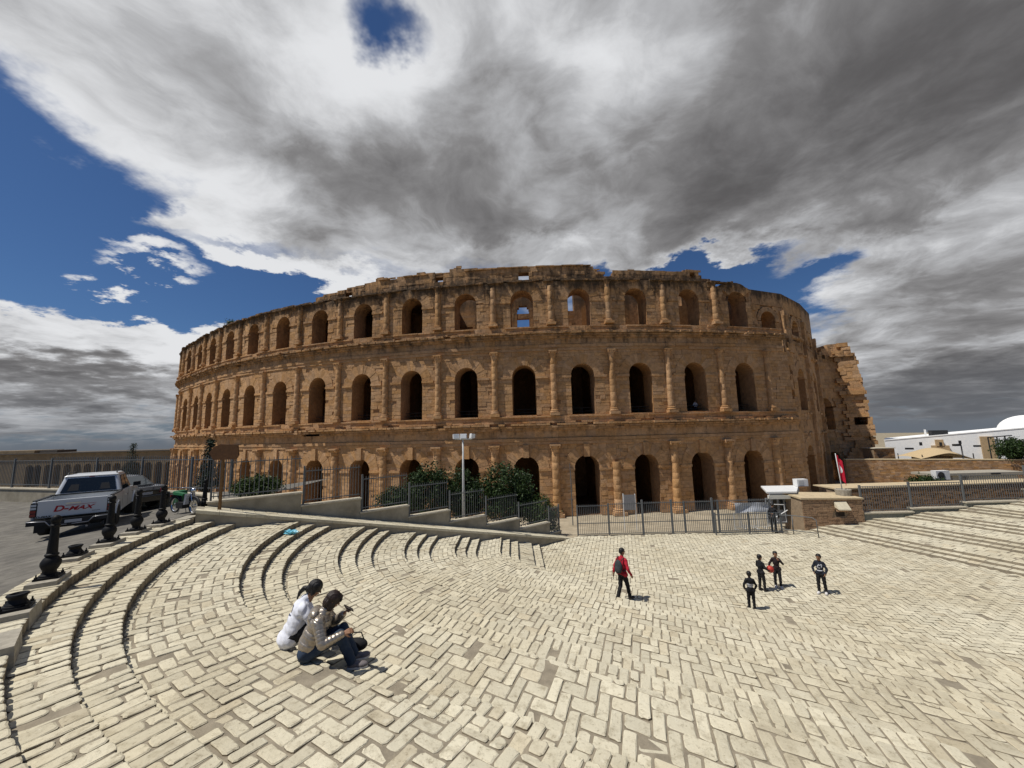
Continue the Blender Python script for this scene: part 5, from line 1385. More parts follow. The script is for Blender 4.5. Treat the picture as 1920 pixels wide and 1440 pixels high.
# ------------------------------------------------------------------ vehicles
TYRE = mat('tyre_rubber', (.018, .018, .018), .8); RIM = mat('alloy_rim', (.30, .30, .31), .35, metal=.6)
SILVER = mat('silver_paint', (.60, .61, .61), .34, metal=.12, spec=.5, coat=.5, stretch='obj'); BLKP = mat('black_paint', (.010, .010, .012), .22, spec=.5, coat=.8)
PLAST = mat('black_plastic', (.018, .018, .019), .6); REDL = mat('red_lens', (.22, .012, .012), .18, spec=.6); CLEARL = mat('clear_lens', (.55, .56, .56), .15, spec=.6)
CHROME = mat('chrome', (.65, .66, .67), .12, metal=1.)
def wheel(parent, x, y, r, w, side):
    t = MB().lathe([(r * .62, -w / 2), (r * .93, -w / 2), (r, -w * .36), (r, w * .36), (r * .93, w / 2), (r * .62, w / 2)], 24).mesh('wheel', TYRE, 'auto')
    o = link('wheel', t, parent, (x, y, r), (0, radians(90), 0))
    rm = MB().lathe([(r * .64, -w * .40), (r * .60, w * .30), (r * .2, w * .34), (r * .12, w * .42)], 20)
    for i in range(6):
        a = 2 * pi * i / 6; rm.hexa([(r * .15 * cos(a) - .03 * sin(a), r * .15 * sin(a) + .03 * cos(a), w * .33), (r * .62 * cos(a) - .03 * sin(a), r * .62 * sin(a) + .03 * cos(a), w * .30), (r * .62 * cos(a) + .03 * sin(a), r * .62 * sin(a) - .03 * cos(a), w * .30), (r * .15 * cos(a) + .03 * sin(a), r * .15 * sin(a) - .03 * cos(a), w * .33),
                 (r * .15 * cos(a) - .03 * sin(a), r * .15 * sin(a) + .03 * cos(a), w * .42), (r * .62 * cos(a) - .03 * sin(a), r * .62 * sin(a) + .03 * cos(a), w * .38), (r * .62 * cos(a) + .03 * sin(a), r * .62 * sin(a) - .03 * cos(a), w * .38), (r * .15 * cos(a) + .03 * sin(a), r * .15 * sin(a) - .03 * cos(a), w * .42)])
    q = link('rim', rm.mesh('rim', RIM, 'auto'), o)
    if side < 0: q.rotation_euler = (pi, 0, 0)
def arch_pts(yc, zc, r, y1, y0, zb, n=10):
    """wheel arch as outline points from y1 (front) to y0 (rear) along the sill"""
    a0 = math.asin(max(-1, min(1, (zb - zc) / r)))
    return [(yc + r * cos(a), zc + r * sin(a)) for a in np.linspace(a0, pi - a0, n)]
def bevelled(o, w=.02, seg=2):
    m = o.modifiers.new('soft_edges', 'BEVEL'); m.width = w; m.segments = seg; m.limit_method = 'ANGLE'; m.angle_limit = radians(35); m.harden_normals = False; return o
def quadpanel(name, m, parent, pts, th=.006):
    """thin panel lying just proud of the surface through pts (4 corners, outward ccw)"""
    p = [Vector(x) for x in pts]; n = (p[1] - p[0]).cross(p[3] - p[0]).normalized() * th
    return part(name, MB().hexa([tuple(x - n) for x in p] + [tuple(x + n) for x in p]), m, parent)
def lettering(txt, m, parent, loc, size, rot, shear=0., ext=.004, sx=1., name='lettering'):
    c = bpy.data.curves.new(name, 'FONT'); c.body = txt; c.size = size; c.extrude = ext; c.shear = shear; c.align_x = 'CENTER'; c.align_y = 'CENTER'; c.offset = .006 * size / .2
    tmp = bpy.data.objects.new('tmp', c); COL.objects.link(tmp); dg = bpy.context.evaluated_depsgraph_get(); me = bpy.data.meshes.new_from_object(tmp.evaluated_get(dg)); bpy.data.objects.remove(tmp); bpy.data.curves.remove(c)
    me.name = name; me.materials.clear(); me.materials.append(m); return link(name, me, parent, loc, rot, (sx, 1, 1))

pr = atz(82, 1003, -2.79); hd = radians(38)          # rear left tyre contact, heading to the left of +y
RZ = hd
ext = np.array([.78, 1.02])                           # local position of that tyre
def w2(p, x, y): return (p[0] + x * cos(RZ) - y * sin(RZ), p[1] + x * sin(RZ) + y * cos(RZ))
loc = w2(pr, .75, -1.05)
pk = thing('pickup_truck', 'silver double cab pickup truck with red lettering across its tailgate', 'truck', (loc[0], loc[1], pr[2]), RZ); pk.scale = (.95, .96, 1.0)
HW = .86
out = [(.05, .56), (.0, .70), (.02, 1.12), (1.62, 1.14), (3.72, 1.10), (4.05, 1.06), (4.95, .97), (5.12, .82), (5.14, .55), (5.0, .50)] + arch_pts(4.22, .40, .43, 0, 0, .50) + [(3.70, .46), (1.62, .46)] + arch_pts(1.05, .40, .43, 0, 0, .50)
body = MB()
for s in (-1, 1):
    x0, x1 = sorted((s * (HW - .07), s * HW)); body.prism([(y, z) for y, z in out][::-1] if True else out, x0, x1, axis=0)
body.box(-HW + .06, HW - .06, .06, 1.60, .62, .70)                 # bed floor
body.box(-HW + .06, HW - .06, 1.56, 1.64, .60, 1.13)               # bed front
body.box(-HW + .06, HW - .06, 1.64, 3.85, .50, 1.09)               # cab tub
body.hexa([(-.84, 3.8, .55), (.84, 3.8, .55), (.80, 5.1, .55), (-.80, 5.1, .55), (-.84, 3.8, 1.08), (.84, 3.8, 1.08), (.78, 5.06, .95), (-.78, 5.06, .95)])
bevelled(part('body', body, SILVER, pk), .018)
# cab
cab = MB(); zb, zt = 1.09, 1.70; by0, by1, ty0, ty1 = 1.64, 3.78, 1.92, 3.02; wb_, wt_ = .81, .66
cab.hexa([(-wb_, by0, zb), (wb_, by0, zb), (wb_, by1, zb), (-wb_, by1, zb), (-wt_, ty0, zt), (wt_, ty0, zt), (wt_, ty1, zt), (-wt_, ty1, zt)])
bevelled(part('cab', cab, SILVER, pk), .07, 4)
bevelled(part('roof', MB().hexa([(-wt_ - .02, ty0 - .06, zt - .03), (wt_ + .02, ty0 - .06, zt - .03), (wt_, ty1, zt - .03), (-wt_, ty1, zt - .03), (-wt_ + .05, ty0, zt + .03), (wt_ - .05, ty0, zt + .03), (wt_ - .06, ty1 - .05, zt + .03), (-wt_ + .06, ty1 - .05, zt + .03)]), SILVER, pk), .02)
def cabp(side, f, h, d=.0):
    """point on the slanted cab: f along length 0..1 for sides, h height 0..1"""
    y = (by0 + (ty0 - by0) * h) * (1 - f) + (by1 + (ty1 - by1) * h) * f
    return (side * (wb_ + (wt_ - wb_) * h + d), y, zb + (zt - zb) * h)
GLASS = mat('tinted_glass', (.012, .015, .016), .06, spec=.7)
def rearp(a, h, d): y = by0 + (ty0 - by0) * h - d; w = wb_ + (wt_ - wb_) * h; return (a * w, y, zb + (zt - zb) * h)
rw_ = quadpanel('rear_window', GLASS, pk, [rearp(-.86, .14, .012), rearp(.86, .14, .012), rearp(.84, .86, .012), rearp(-.84, .86, .012)])
for a in (-.5, .5): part('headrest', MB().hexa([rearp(a - .17, .22, .022), rearp(a + .17, .22, .022), rearp(a + .17, .22, .018), rearp(a - .17, .22, .018), rearp(a - .13, .55, .022), rearp(a + .13, .55, .022), rearp(a + .13, .55, .018), rearp(a - .13, .55, .018)]), PLAST, pk)
part('brake_light', MB().hexa([rearp(-.1, .90, .02), rearp(.1, .90, .02), rearp(.1, .90, 0), rearp(-.1, .90, 0), rearp(-.1, .96, .02), rearp(.1, .96, .02), rearp(.1, .96, 0), rearp(-.1, .96, 0)]), REDL, pk)
for s in (-1, 1):
    for f0, f1 in ((.10, .46), (.50, .86)):
        q = [cabp(s, f0 + (.02 if f0 < .2 else 0), .08, .012), cabp(s, f1 - (0 if f1 < .6 else .02), .08, .012), cabp(s, f1 - (.0 if f1 < .6 else .02), .88, .012), cabp(s, f0 + .03, .88, .012)]
        quadpanel('side_window', GLASS, pk, q if s > 0 else q[::-1])
    for y in (1.68, 2.70, 3.70): part('door_seam', MB().box(s * HW - (.004 if s > 0 else -.0), s * HW + (.003 if s > 0 else -.0) if s > 0 else s * HW + .004, y, y + .012, .52, 1.08) if s > 0 else MB().box(-HW - .003, -HW + .004, y, y + .012, .52, 1.08), PLAST, pk)
    for y in (2.5, 3.52): part('door_handle', MB().box(s * HW - .02, s * HW + .03, y - .16, y, .90, .94), CHROME, pk)
    part('roof_rail', MB().tube([(s * .60, 1.98, 1.72), (s * .60, 2.05, 1.80), (s * .60, 2.9, 1.80), (s * .60, 2.98, 1.72)], .02, 6), PLAST, pk)
    m_ = part('side_mirror', MB().hexa([(s * .88, 3.46, 1.10), (s * 1.10, 3.46, 1.12), (s * 1.10, 3.58, 1.12), (s * .88, 3.58, 1.10), (s * .88, 3.46, 1.26), (s * 1.10, 3.46, 1.28), (s * 1.08, 3.60, 1.28), (s * .88, 3.60, 1.26)]), PLAST, pk); bevelled(m_, .02)
    part('fender_flare', MB().tube([(s * (HW + .005), y, z) for y, z in arch_pts(1.05, .40, .45, 0, 0, .48)], .03, 6), SILVER, pk)
    part('fender_flare', MB().tube([(s * (HW + .005), y, z) for y, z in arch_pts(4.22, .40, .45, 0, 0, .48)], .03, 6), SILVER, pk)
    part('inner_arch', MB().prism([(y, z) for y, z in arch_pts(1.05, .40, .425, 0, 0, .5)], *sorted((s * .55, s * (HW - .075))), axis=0), PLAST, pk)
    part('inner_arch', MB().prism([(y, z) for y, z in arch_pts(4.22, .40, .425, 0, 0, .5)], *sorted((s * .55, s * (HW - .075))), axis=0), PLAST, pk)
    wheel(pk, s * .75, 1.05, .365, .25, s); wheel(pk, s * .75, 4.22, .365, .25, s)
    # tall rear lamp cluster wrapping the corner
    tl = part('tail_lamp', MB().box(*sorted((s * (HW - .11), s * (HW + .012))), -.022, .10, .68, 1.08), PLAST, pk)
    for z, m in ((.70, REDL), (.80, REDL), (.90, CLEARL), (.985, CLEARL)): part('lens', MB().box(*sorted((s * (HW - .10), s * (HW + .018))), -.03, .09, z, z + (.075 if m is REDL else .06)), m, tl)
part('bed_rail', MB().box(-HW + .0, HW - .0, 1.50, 1.62, 1.135, 1.16), PLAST, pk)
for s in (-1, 1): part('bed_rail', MB().box(*sorted((s * (HW - .08), s * (HW + .004))), .06, 1.5, 1.12, 1.15), PLAST, pk)
tg = part('tailgate', MB().box(-HW + .115, HW - .115, -.012, .05, .64, 1.13), SILVER, pk); bevelled(tg, .015)
part('handle', MB().box(-.16, .16, -.035, -.01, .995, 1.03), CHROME, tg)
REDP = mat('red_vinyl', (.42, .015, .02), .5)
up = (radians(90), 0, 0)
lettering('D-', REDP, tg, (-.26, -.016, .865), .23, up, .22, .003, 1.25); lettering('MAX', REDP, tg, (.15, -.016, .845), .165, up, .42, .003, 1.45)
part('red_stripe', MB().hexa([(-.17, -.016, .935), (.50, -.016, .955), (.50, -.011, .955), (-.17, -.011, .935), (-.16, -.016, .948), (.50, -.016, .963), (.50, -.011, .963), (-.16, -.011, .948)]), REDP, tg)
lettering('D-MAX', PLAST, tg, (-.60, -.016, .675), .062, up, .3, .002, 1.5); part('badge', MB().box(.42, .60, -.016, -.012, .72, .732), PLAST, tg)
part('bumper', MB().box(-.88, .88, -.20, .06, .46, .60), PLAST, pk); part('bumper_step', MB().hexa([(-.40, -.24, .40), (.40, -.24, .40), (.40, -.02, .40), (-.40, -.02, .40), (-.52, -.24, .60), (.52, -.24, .60), (.52, -.02, .60), (-.52, -.02, .60)]), PLAST, pk)
for s in (-1, 1): part('bumper_trim', MB().tube([(s * .90, -.10, .575), (s * .86, -.215, .578), (s * .50, -.235, .56), (s * .40, -.25, .44), (s * .05, -.25, .43)], .016, 6), RIM, pk, True)
npl = part('number_plate', MB().box(-.10, .26, -.255, -.242, .47, .55), mat('plate_grey', (.42, .42, .42), .5), pk)
part('underbody', MB().box(-.6, .6, .2, 4.8, .30, .52), PLAST, pk); part('exhaust_pipe', MB().tube([(.35, .5, .32), (.35, -.1, .30)], .03, 8), RIM, pk)
for s in (-1, 1): part('mud_flap', MB().box(*sorted((s * .64, s * .88)), .50, .52, .16, .50), PLAST, pk)
part('windscreen', MB().hexa([(-.74, by1 - .05, 1.13), (.74, by1 - .05, 1.13), (.74, by1 - .03, 1.13), (-.74, by1 - .03, 1.13), (-.62, ty1 + .07, 1.64), (.62, ty1 + .07, 1.64), (.62, ty1 + .10, 1.64), (-.62, ty1 + .10, 1.64)]), GLASS, pk)

# black saloon parked in front of it
cq = atz(313, 945, -2.86); cq[2] = street_z(R_of(cq[0], cq[1])); RC_ = radians(71)
cx_, cy_ = cq[0] - .84 * cos(RC_) , cq[1] - .84 * sin(RC_)
car = thing('black_car', 'black saloon car parked beyond the silver pickup against the wall', 'car', (cx_, cy_, cq[2]), RC_)
co = [(.08, .34), (.0, .52), (.03, .86), (.18, .98), (.85, 1.0), (2.9, .98), (3.3, .95), (4.15, .84), (4.32, .66), (4.30, .36), (4.1, .30)] + arch_pts(3.45, .32, .34, 0, 0, .30, 8) + [(2.9, .26), (1.35, .26)] + arch_pts(.95, .32, .34, 0, 0, .30, 8)
cb = MB()
for s in (-1, 1): cb.prism(co[::-1], *sorted((s * .76, s * .845)), axis=0)
cb.hexa([(-.77, .06, .40), (.77, .06, .40), (.77, .9, .40), (-.77, .9, .40), (-.77, .02, .86), (.77, .02, .86), (.77, .9, .99), (-.77, .9, .99)]); cb.box(-.77, .77, .9, 3.0, .34, .98)
cb.hexa([(-.77, 3., .40), (.77, 3., .40), (.74, 4.28, .40), (-.74, 4.28, .40), (-.77, 3., .97), (.77, 3., .97), (.74, 4.2, .82), (-.74, 4.2, .82)]); cb.hexa([(-.77, .04, .86), (.77, .04, .86), (.77, .9, .95), (-.77, .9, .95), (-.75, .17, .98), (.75, .17, .98), (.77, .9, 1.0), (-.77, .9, 1.0)])
bevelled(part('body', cb, BLKP, car), .03, 3)
gh = MB().hexa([(-.76, .72, .98), (.76, .72, .98), (.76, 3.1, .97), (-.76, 3.1, .97), (-.56, 1.35, 1.44), (.56, 1.35, 1.44), (.56, 2.35, 1.45), (-.56, 2.35, 1.45)]); bevelled(part('cabin', gh, BLKP, car), .06, 4)
PGL = mat('sky_lit_glass', (.05, .06, .065), .04, spec=.9)
def cr_(a, h): return (a * (.76 - .20 * h), .72 + .63 * h - .012, .98 + .46 * h + .008)
quadpanel('rear_window', PGL, car, [cr_(-.82, .10), cr_(.82, .10), cr_(.80, .90), cr_(-.80, .90)])
for s in (-1, 1):
    q = [(s * .752, 1.12, 1.02), (s * .752, 2.75, 1.02), (s * .588, 2.30, 1.40), (s * .588, 1.50, 1.40)]; quadpanel('side_window', GLASS, car, q if s > 0 else q[::-1])
    part('tail_lamp', MB().hexa([(s * .52, -.005, .70), (s * .80, .01, .70), (s * .80, .2, .70), (s * .52, .1, .70), (s * .56, .02, .88), (s * .80, .04, .90), (s * .80, .2, .90), (s * .56, .1, .88)] if s > 0 else [(-.80, .01, .70), (-.52, -.005, .70), (-.52, .1, .70), (-.80, .2, .70), (-.80, .04, .90), (-.56, .02, .88), (-.56, .1, .88), (-.80, .2, .90)]), REDL, car)
    wheel(car, s * .72, .95, .31, .20, s); wheel(car, s * .72, 3.45, .31, .20, s)
    bevelled(part('side_mirror', MB().box(*sorted((s * .80, s * 1.0)), 2.72, 2.84, .98, 1.10), BLKP, car), .02)
bevelled(part('bumper', MB().box(-.82, .82, -.06, .12, .34, .62), BLKP, car), .04, 3); part('number_plate', MB().box(-.26, .26, -.012, .0, .66, .77), mat('plate_grey', (.42, .42, .42)), car)

# moped on its stand by the wall
mq = atz(344, 968, -2.58); mq[2] = street_z(R_of(mq[0], mq[1])) - .004; MZ = radians(-112)
mo = thing('moped', 'old black moped with green seat and silver leg shield on its stand', 'moped', (mq[0], mq[1], mq[2]), MZ); mo.scale = (.92, .92, .92)
def mwheel(y):
    o = part('wheel', MB().lathe([(.245, -.03), (.285, -.035), (.30, 0), (.285, .035), (.245, .03)], 26, cap=False), TYRE, mo, 'auto'); o.location = (0, y, .30); o.rotation_euler = (0, radians(90), 0)
    r = MB().lathe([(.24, -.02), (.25, 0), (.24, .02), (.225, 0)], 26, cap=False)
    for i in range(10): a = 2 * pi * i / 10; r.tube([(.03 * cos(a), .03 * sin(a), 0), (.235 * cos(a + .3), .235 * sin(a + .3), 0)], .004, 4)
    r.lathe([(.045, -.05), (.045, .05)], 10); part('rim', r, CHROME, o)
mwheel(-.56); mwheel(.60)
part('frame', MB().tube([(0, .42, .78), (0, .25, .45), (0, -.15, .38), (0, -.56, .32)], [.03, .04, .04, .03], 8).tube([(0, -.15, .38), (0, -.30, .66)], .025, 6), PLAST, mo, True)
part('fork', MB().tube([(.05, .60, .30), (.05, .44, .80)], .02, 6).tube([(-.05, .60, .30), (-.05, .44, .80)], .02, 6).tube([(0, .43, .76), (0, .40, .95)], .025, 6), CHROME, mo, True)
part('handlebar', MB().tube([(-.32, .26, .98), (-.22, .36, .99), (0, .40, .95), (.22, .36, .99), (.32, .26, .98)], .014, 6), CHROME, mo, True)
part('seat', MB().hexa([(-.10, -.58, .68), (.10, -.58, .68), (.09, -.02, .66), (-.09, -.02, .66), (-.08, -.60, .77), (.08, -.60, .77), (.07, .02, .73), (-.07, .02, .73)]), GREEN, mo)
part('engine', MB().lathe([(.12, -.1), (.13, 0), (.11, .1)], 12, (0, 0, 0)), PLAST, mo).location = (0, -.02, .30)
part('engine_case', MB().box(-.12, .12, -.30, .10, .20, .42), PLAST, mo); part('leg_shield', MB().hexa([(-.16, .22, .36), (.16, .22, .36), (.14, .27, .36), (-.14, .27, .36), (-.17, .30, .74), (.17, .30, .74), (.14, .36, .74), (-.14, .36, .74)]), mat('silver_plastic', (.5, .5, .5), .35), mo)
part('headlamp', MB().sphere((0, .50, .86), (.09, .10, .09), 12, 8), CHROME, mo, True); part('rear_rack', MB().box(-.10, .10, -.82, -.56, .66, .68), PLAST, mo); part('tail_lamp', MB().box(-.05, .05, -.84, -.80, .58, .65), REDL, mo)
part('rear_mudguard', MB().tube([(0, -.56 + .33 * cos(a), .30 + .33 * sin(a)) for a in np.linspace(.5, 3.0, 9)], .045, 6), PLAST, mo, True); part('front_mudguard', MB().tube([(0, .60 + .33 * cos(a), .30 + .33 * sin(a)) for a in np.linspace(.2, 2.2, 8)], .04, 6), PLAST, mo, True)
part('stand', MB().tube([(.14, -.12, .0), (.06, -.10, .28)], .014, 6).tube([(-.14, -.12, .0), (-.06, -.10, .28)], .014, 6), CHROME, mo)
# ------------------------------------------------------------------ people
SKIN = mat('skin', (.30, .155, .085), .55, var=.06, vscale=20.); SKIND = mat('darker_skin', (.16, .075, .04), .55, var=.06, vscale=20.)
HAIR = mat('black_hair', (.009, .007, .006), .45, spec=.4, bump=.4, bscale=120); HAIRB = mat('dark_brown_hair', (.022, .011, .007), .45, spec=.4, bump=.4, bscale=120)
EYE = mat('eye', (.02, .015, .012), .2); LIP = mat('lip', (.24, .07, .055), .5)
def capsule(mb, a, b, ra, rb, n=10):
    a, b = Vector(a), Vector(b); d = b - a; L = d.length
    if L < 1e-5: return mb.sphere(a, ra, n, 7)
    t = d / L; u = t.orthogonal().normalized(); w = t.cross(u); pr = []
    for i in range(4): f = pi / 2 * i / 4; pr.append((ra * sin(f) + 1e-4, -ra * cos(f)))
    pr.append((ra, 0)); pr.append((rb, L))
    for i in range(1, 5): f = pi / 2 * i / 4; pr.append((rb * cos(f) + 1e-4, L + rb * sin(f)))
    vs = [a + t * z + (u * cos(2 * pi * j / n) + w * sin(2 * pi * j / n)) * r for r, z in pr for j in range(n)]; m = len(pr)
    fs = [(i * n + j, i * n + (j + 1) % n, (i + 1) * n + (j + 1) % n, (i + 1) * n + j) for i in range(m - 1) for j in range(n)]
    fs += [tuple(range(n))[::-1], tuple(range((m - 1) * n, m * n))]
    return mb.add(vs, fs)
def ellips(mb, c, r, rot=None, n=14, m=10):
    t = MB().sphere((0, 0, 0), r, n, m); M = rot or Matrix.Identity(3)
    return mb.add([tuple(Vector(c) + M @ Vector(v)) for v in t.v], t.f)
def fuse(name, mb, voxel, mat_, parent, smooth=6, disp=None, factor=.5):
    """union of overlapping shells -> one continuous skin"""
    me = mb.mesh('tmp_shell', None); o = bpy.data.objects.new('tmp', me); COL.objects.link(o)
    r = o.modifiers.new('r', 'REMESH'); r.mode = 'VOXEL'; r.voxel_size = voxel
    if smooth: s = o.modifiers.new('s', 'SMOOTH'); s.iterations = smooth; s.factor = factor
    dg = bpy.context.evaluated_depsgraph_get(); out = bpy.data.meshes.new_from_object(o.evaluated_get(dg)); bpy.data.objects.remove(o); bpy.data.meshes.remove(me)
    if disp:
        n = len(out.vertices); co = np.empty(n * 3); no = np.empty(n * 3); out.vertices.foreach_get('co', co); out.vertices.foreach_get('normal', no)
        co = co.reshape(-1, 3); no = no.reshape(-1, 3); co += no * disp(co)[:, None]; out.vertices.foreach_set('co', co.ravel()); out.update()
    out.name = name; out.materials.clear(); out.materials.append(mat_); out.polygons.foreach_set('use_smooth', [True] * len(out.polygons))
    return link(name, out, parent)
def hand(mb, wrist, d, palm_n, s, side, curl=.5):
    """palm and five fingers; d = direction of the fingers, palm_n = out of the palm"""
    w = Vector(wrist); d = Vector(d).normalized(); pn = Vector(palm_n); pn = (pn - d * pn.dot(d)).normalized(); x = d.cross(pn) * side
    k = w + d * .085 * s
    for i in (-1, 0, 1): capsule(mb, w + x * .008 * i * s, k + x * .026 * i * s, .017 * s, .0135 * s, 8)
    for i, L in enumerate((.066, .075, .070, .054)):
        p = k + x * (.030 - .020 * i) * s; dd = d
        for j in range(3):
            seg = L * s * (.45, .32, .26)[j]; a = curl * (.35, .9, .8)[j]; dd = (dd * cos(a) + pn * sin(a)).normalized(); q = p + dd * seg
            capsule(mb, p, q, (.0092 - .001 * j) * s, (.0085 - .001 * j) * s, 6); p = q
    p = w + d * .03 * s + x * .024 * s; dd = (d * .7 + x * .75 + pn * .35).normalized()
    for j in range(2):
        q = p + dd * .036 * s; capsule(mb, p, q, .0115 * s, .0095 * s, 6); p = q; dd = (dd + d * .6 + pn * curl * .5).normalized()
def head(mb, c, s, fw, up):
    """c = centre of the skull, s = head height; fw/up give where it looks"""
    fw = Vector(fw).normalized(); up = Vector(up); up = (up - fw * up.dot(fw)).normalized(); rt = fw.cross(up); M = Matrix((rt, fw, up)).transposed(); c = Vector(c)
    P = lambda x, y, z: c + M @ Vector((x * s, y * s, z * s))
    ellips(mb, P(0, -.03, .10), (.335 * s, .40 * s, .39 * s), M); ellips(mb, P(0, .10, -.17), (.25 * s, .27 * s, .30 * s), M); ellips(mb, P(0, .14, -.33), (.15 * s, .16 * s, .13 * s), M)
    capsule(mb, P(0, .38, .04), P(0, .44, -.08), .030 * s, .055 * s, 8)
    for q in (-1, 1): ellips(mb, P(.345 * q, -.02, -.04), (.035 * s, .075 * s, .12 * s), M, 8, 6)
    return P, M
def face_parts(P, M, s, parent, body):
    for q in (-1, 1):
        e = MB(); ellips(e, P(.13 * q, .335, .02), (.045 * s, .03 * s, .028 * s), M, 8, 6); part('eye', e, EYE, body)
        b = MB(); capsule(b, P(.07 * q, .365, .085), P(.20 * q, .315, .085), .014 * s, .010 * s, 6); part('eyebrow', b, HAIR, body)
    l = MB(); ellips(l, P(0, .375, -.22), (.085 * s, .03 * s, .022 * s), M, 10, 6); part('mouth', l, LIP, body)
from mathutils.bvhtree import BVHTree
def print_on(name, obj, strokes, m, parent, sign, y0=1.0, th=.0025):
    """flat print strokes (x0,z0,x1,z1,width) laid on the cloth seen along local y"""
    me = obj.data; bv = BVHTree.FromPolygons([v.co[:] for v in me.vertices], [p.vertices[:] for p in me.polygons]); mb = MB()
    def hit(x, z):
        r = bv.ray_cast(Vector((x, sign * y0, z)), Vector((0, -sign, 0)))
        return None if r[0] is None else r[0] + r[1] * th
    for x0, z0, x1, z1, w in strokes:
        d = Vector((x1 - x0, z1 - z0)); L = max(d.length, 1e-4); n = Vector((-d.y, d.x)) / L * w / 2; k = max(2, int(L / .012)); rows = []
        for i in range(k + 1):
            c = Vector((x0, z0)) + d * (i / k); a, b = hit(c.x + n.x, c.y + n.y), hit(c.x - n.x, c.y - n.y)
            rows.append((a, b))
        for (a, b), (c, e) in zip(rows[:-1], rows[1:]):
            if None not in (a, b, c, e): mb.add([a, b, e, c], [(0, 1, 2, 3)])
    return part(name, mb, m, parent)
def shoe(parent, heel, toe, w, h, m, sole=None, name='shoe'):
    a, b = Vector(heel), Vector(toe); d = (b - a).normalized(); x = d.cross(Vector((0, 0, 1))).normalized(); mb = MB()
    ellips(mb, a.lerp(b, .70) + Vector((0, 0, h * .42)), ((b - a).length * .36, w * .55, h * .45), Matrix((d, x, Vector((0, 0, 1)))).transposed(), 12, 8)
    capsule(mb, a + d * w * .4 + Vector((0, 0, h * .55)), a.lerp(b, .5) + Vector((0, 0, h * .50)), w * .50, w * .46, 10); capsule(mb, a + d * w * .5 + Vector((0, 0, h * .6)), a + d * w * .5 + Vector((0, 0, h * 1.05)), w * .46, w * .42, 10)
    mb.v = [(v[0], v[1], max(v[2], a.z + .012)) for v in mb.v]
    o = part(name, mb, m, parent, True)
    if sole is not None:
        q = MB().prism([(.0, -w * .46), (.25, -w * .5), (.7, -w * .52), (.95, -w * .3), (1.0, 0), (.95, w * .3), (.7, w * .52), (.25, w * .5), (.0, w * .46)], 0, .022)
        q.v = [tuple(a + d * (v[0] * (b - a).length * 1.04) + x * v[1] + Vector((0, 0, v[2]))) for v in q.v]; part('sole', q, sole, o)
    return o
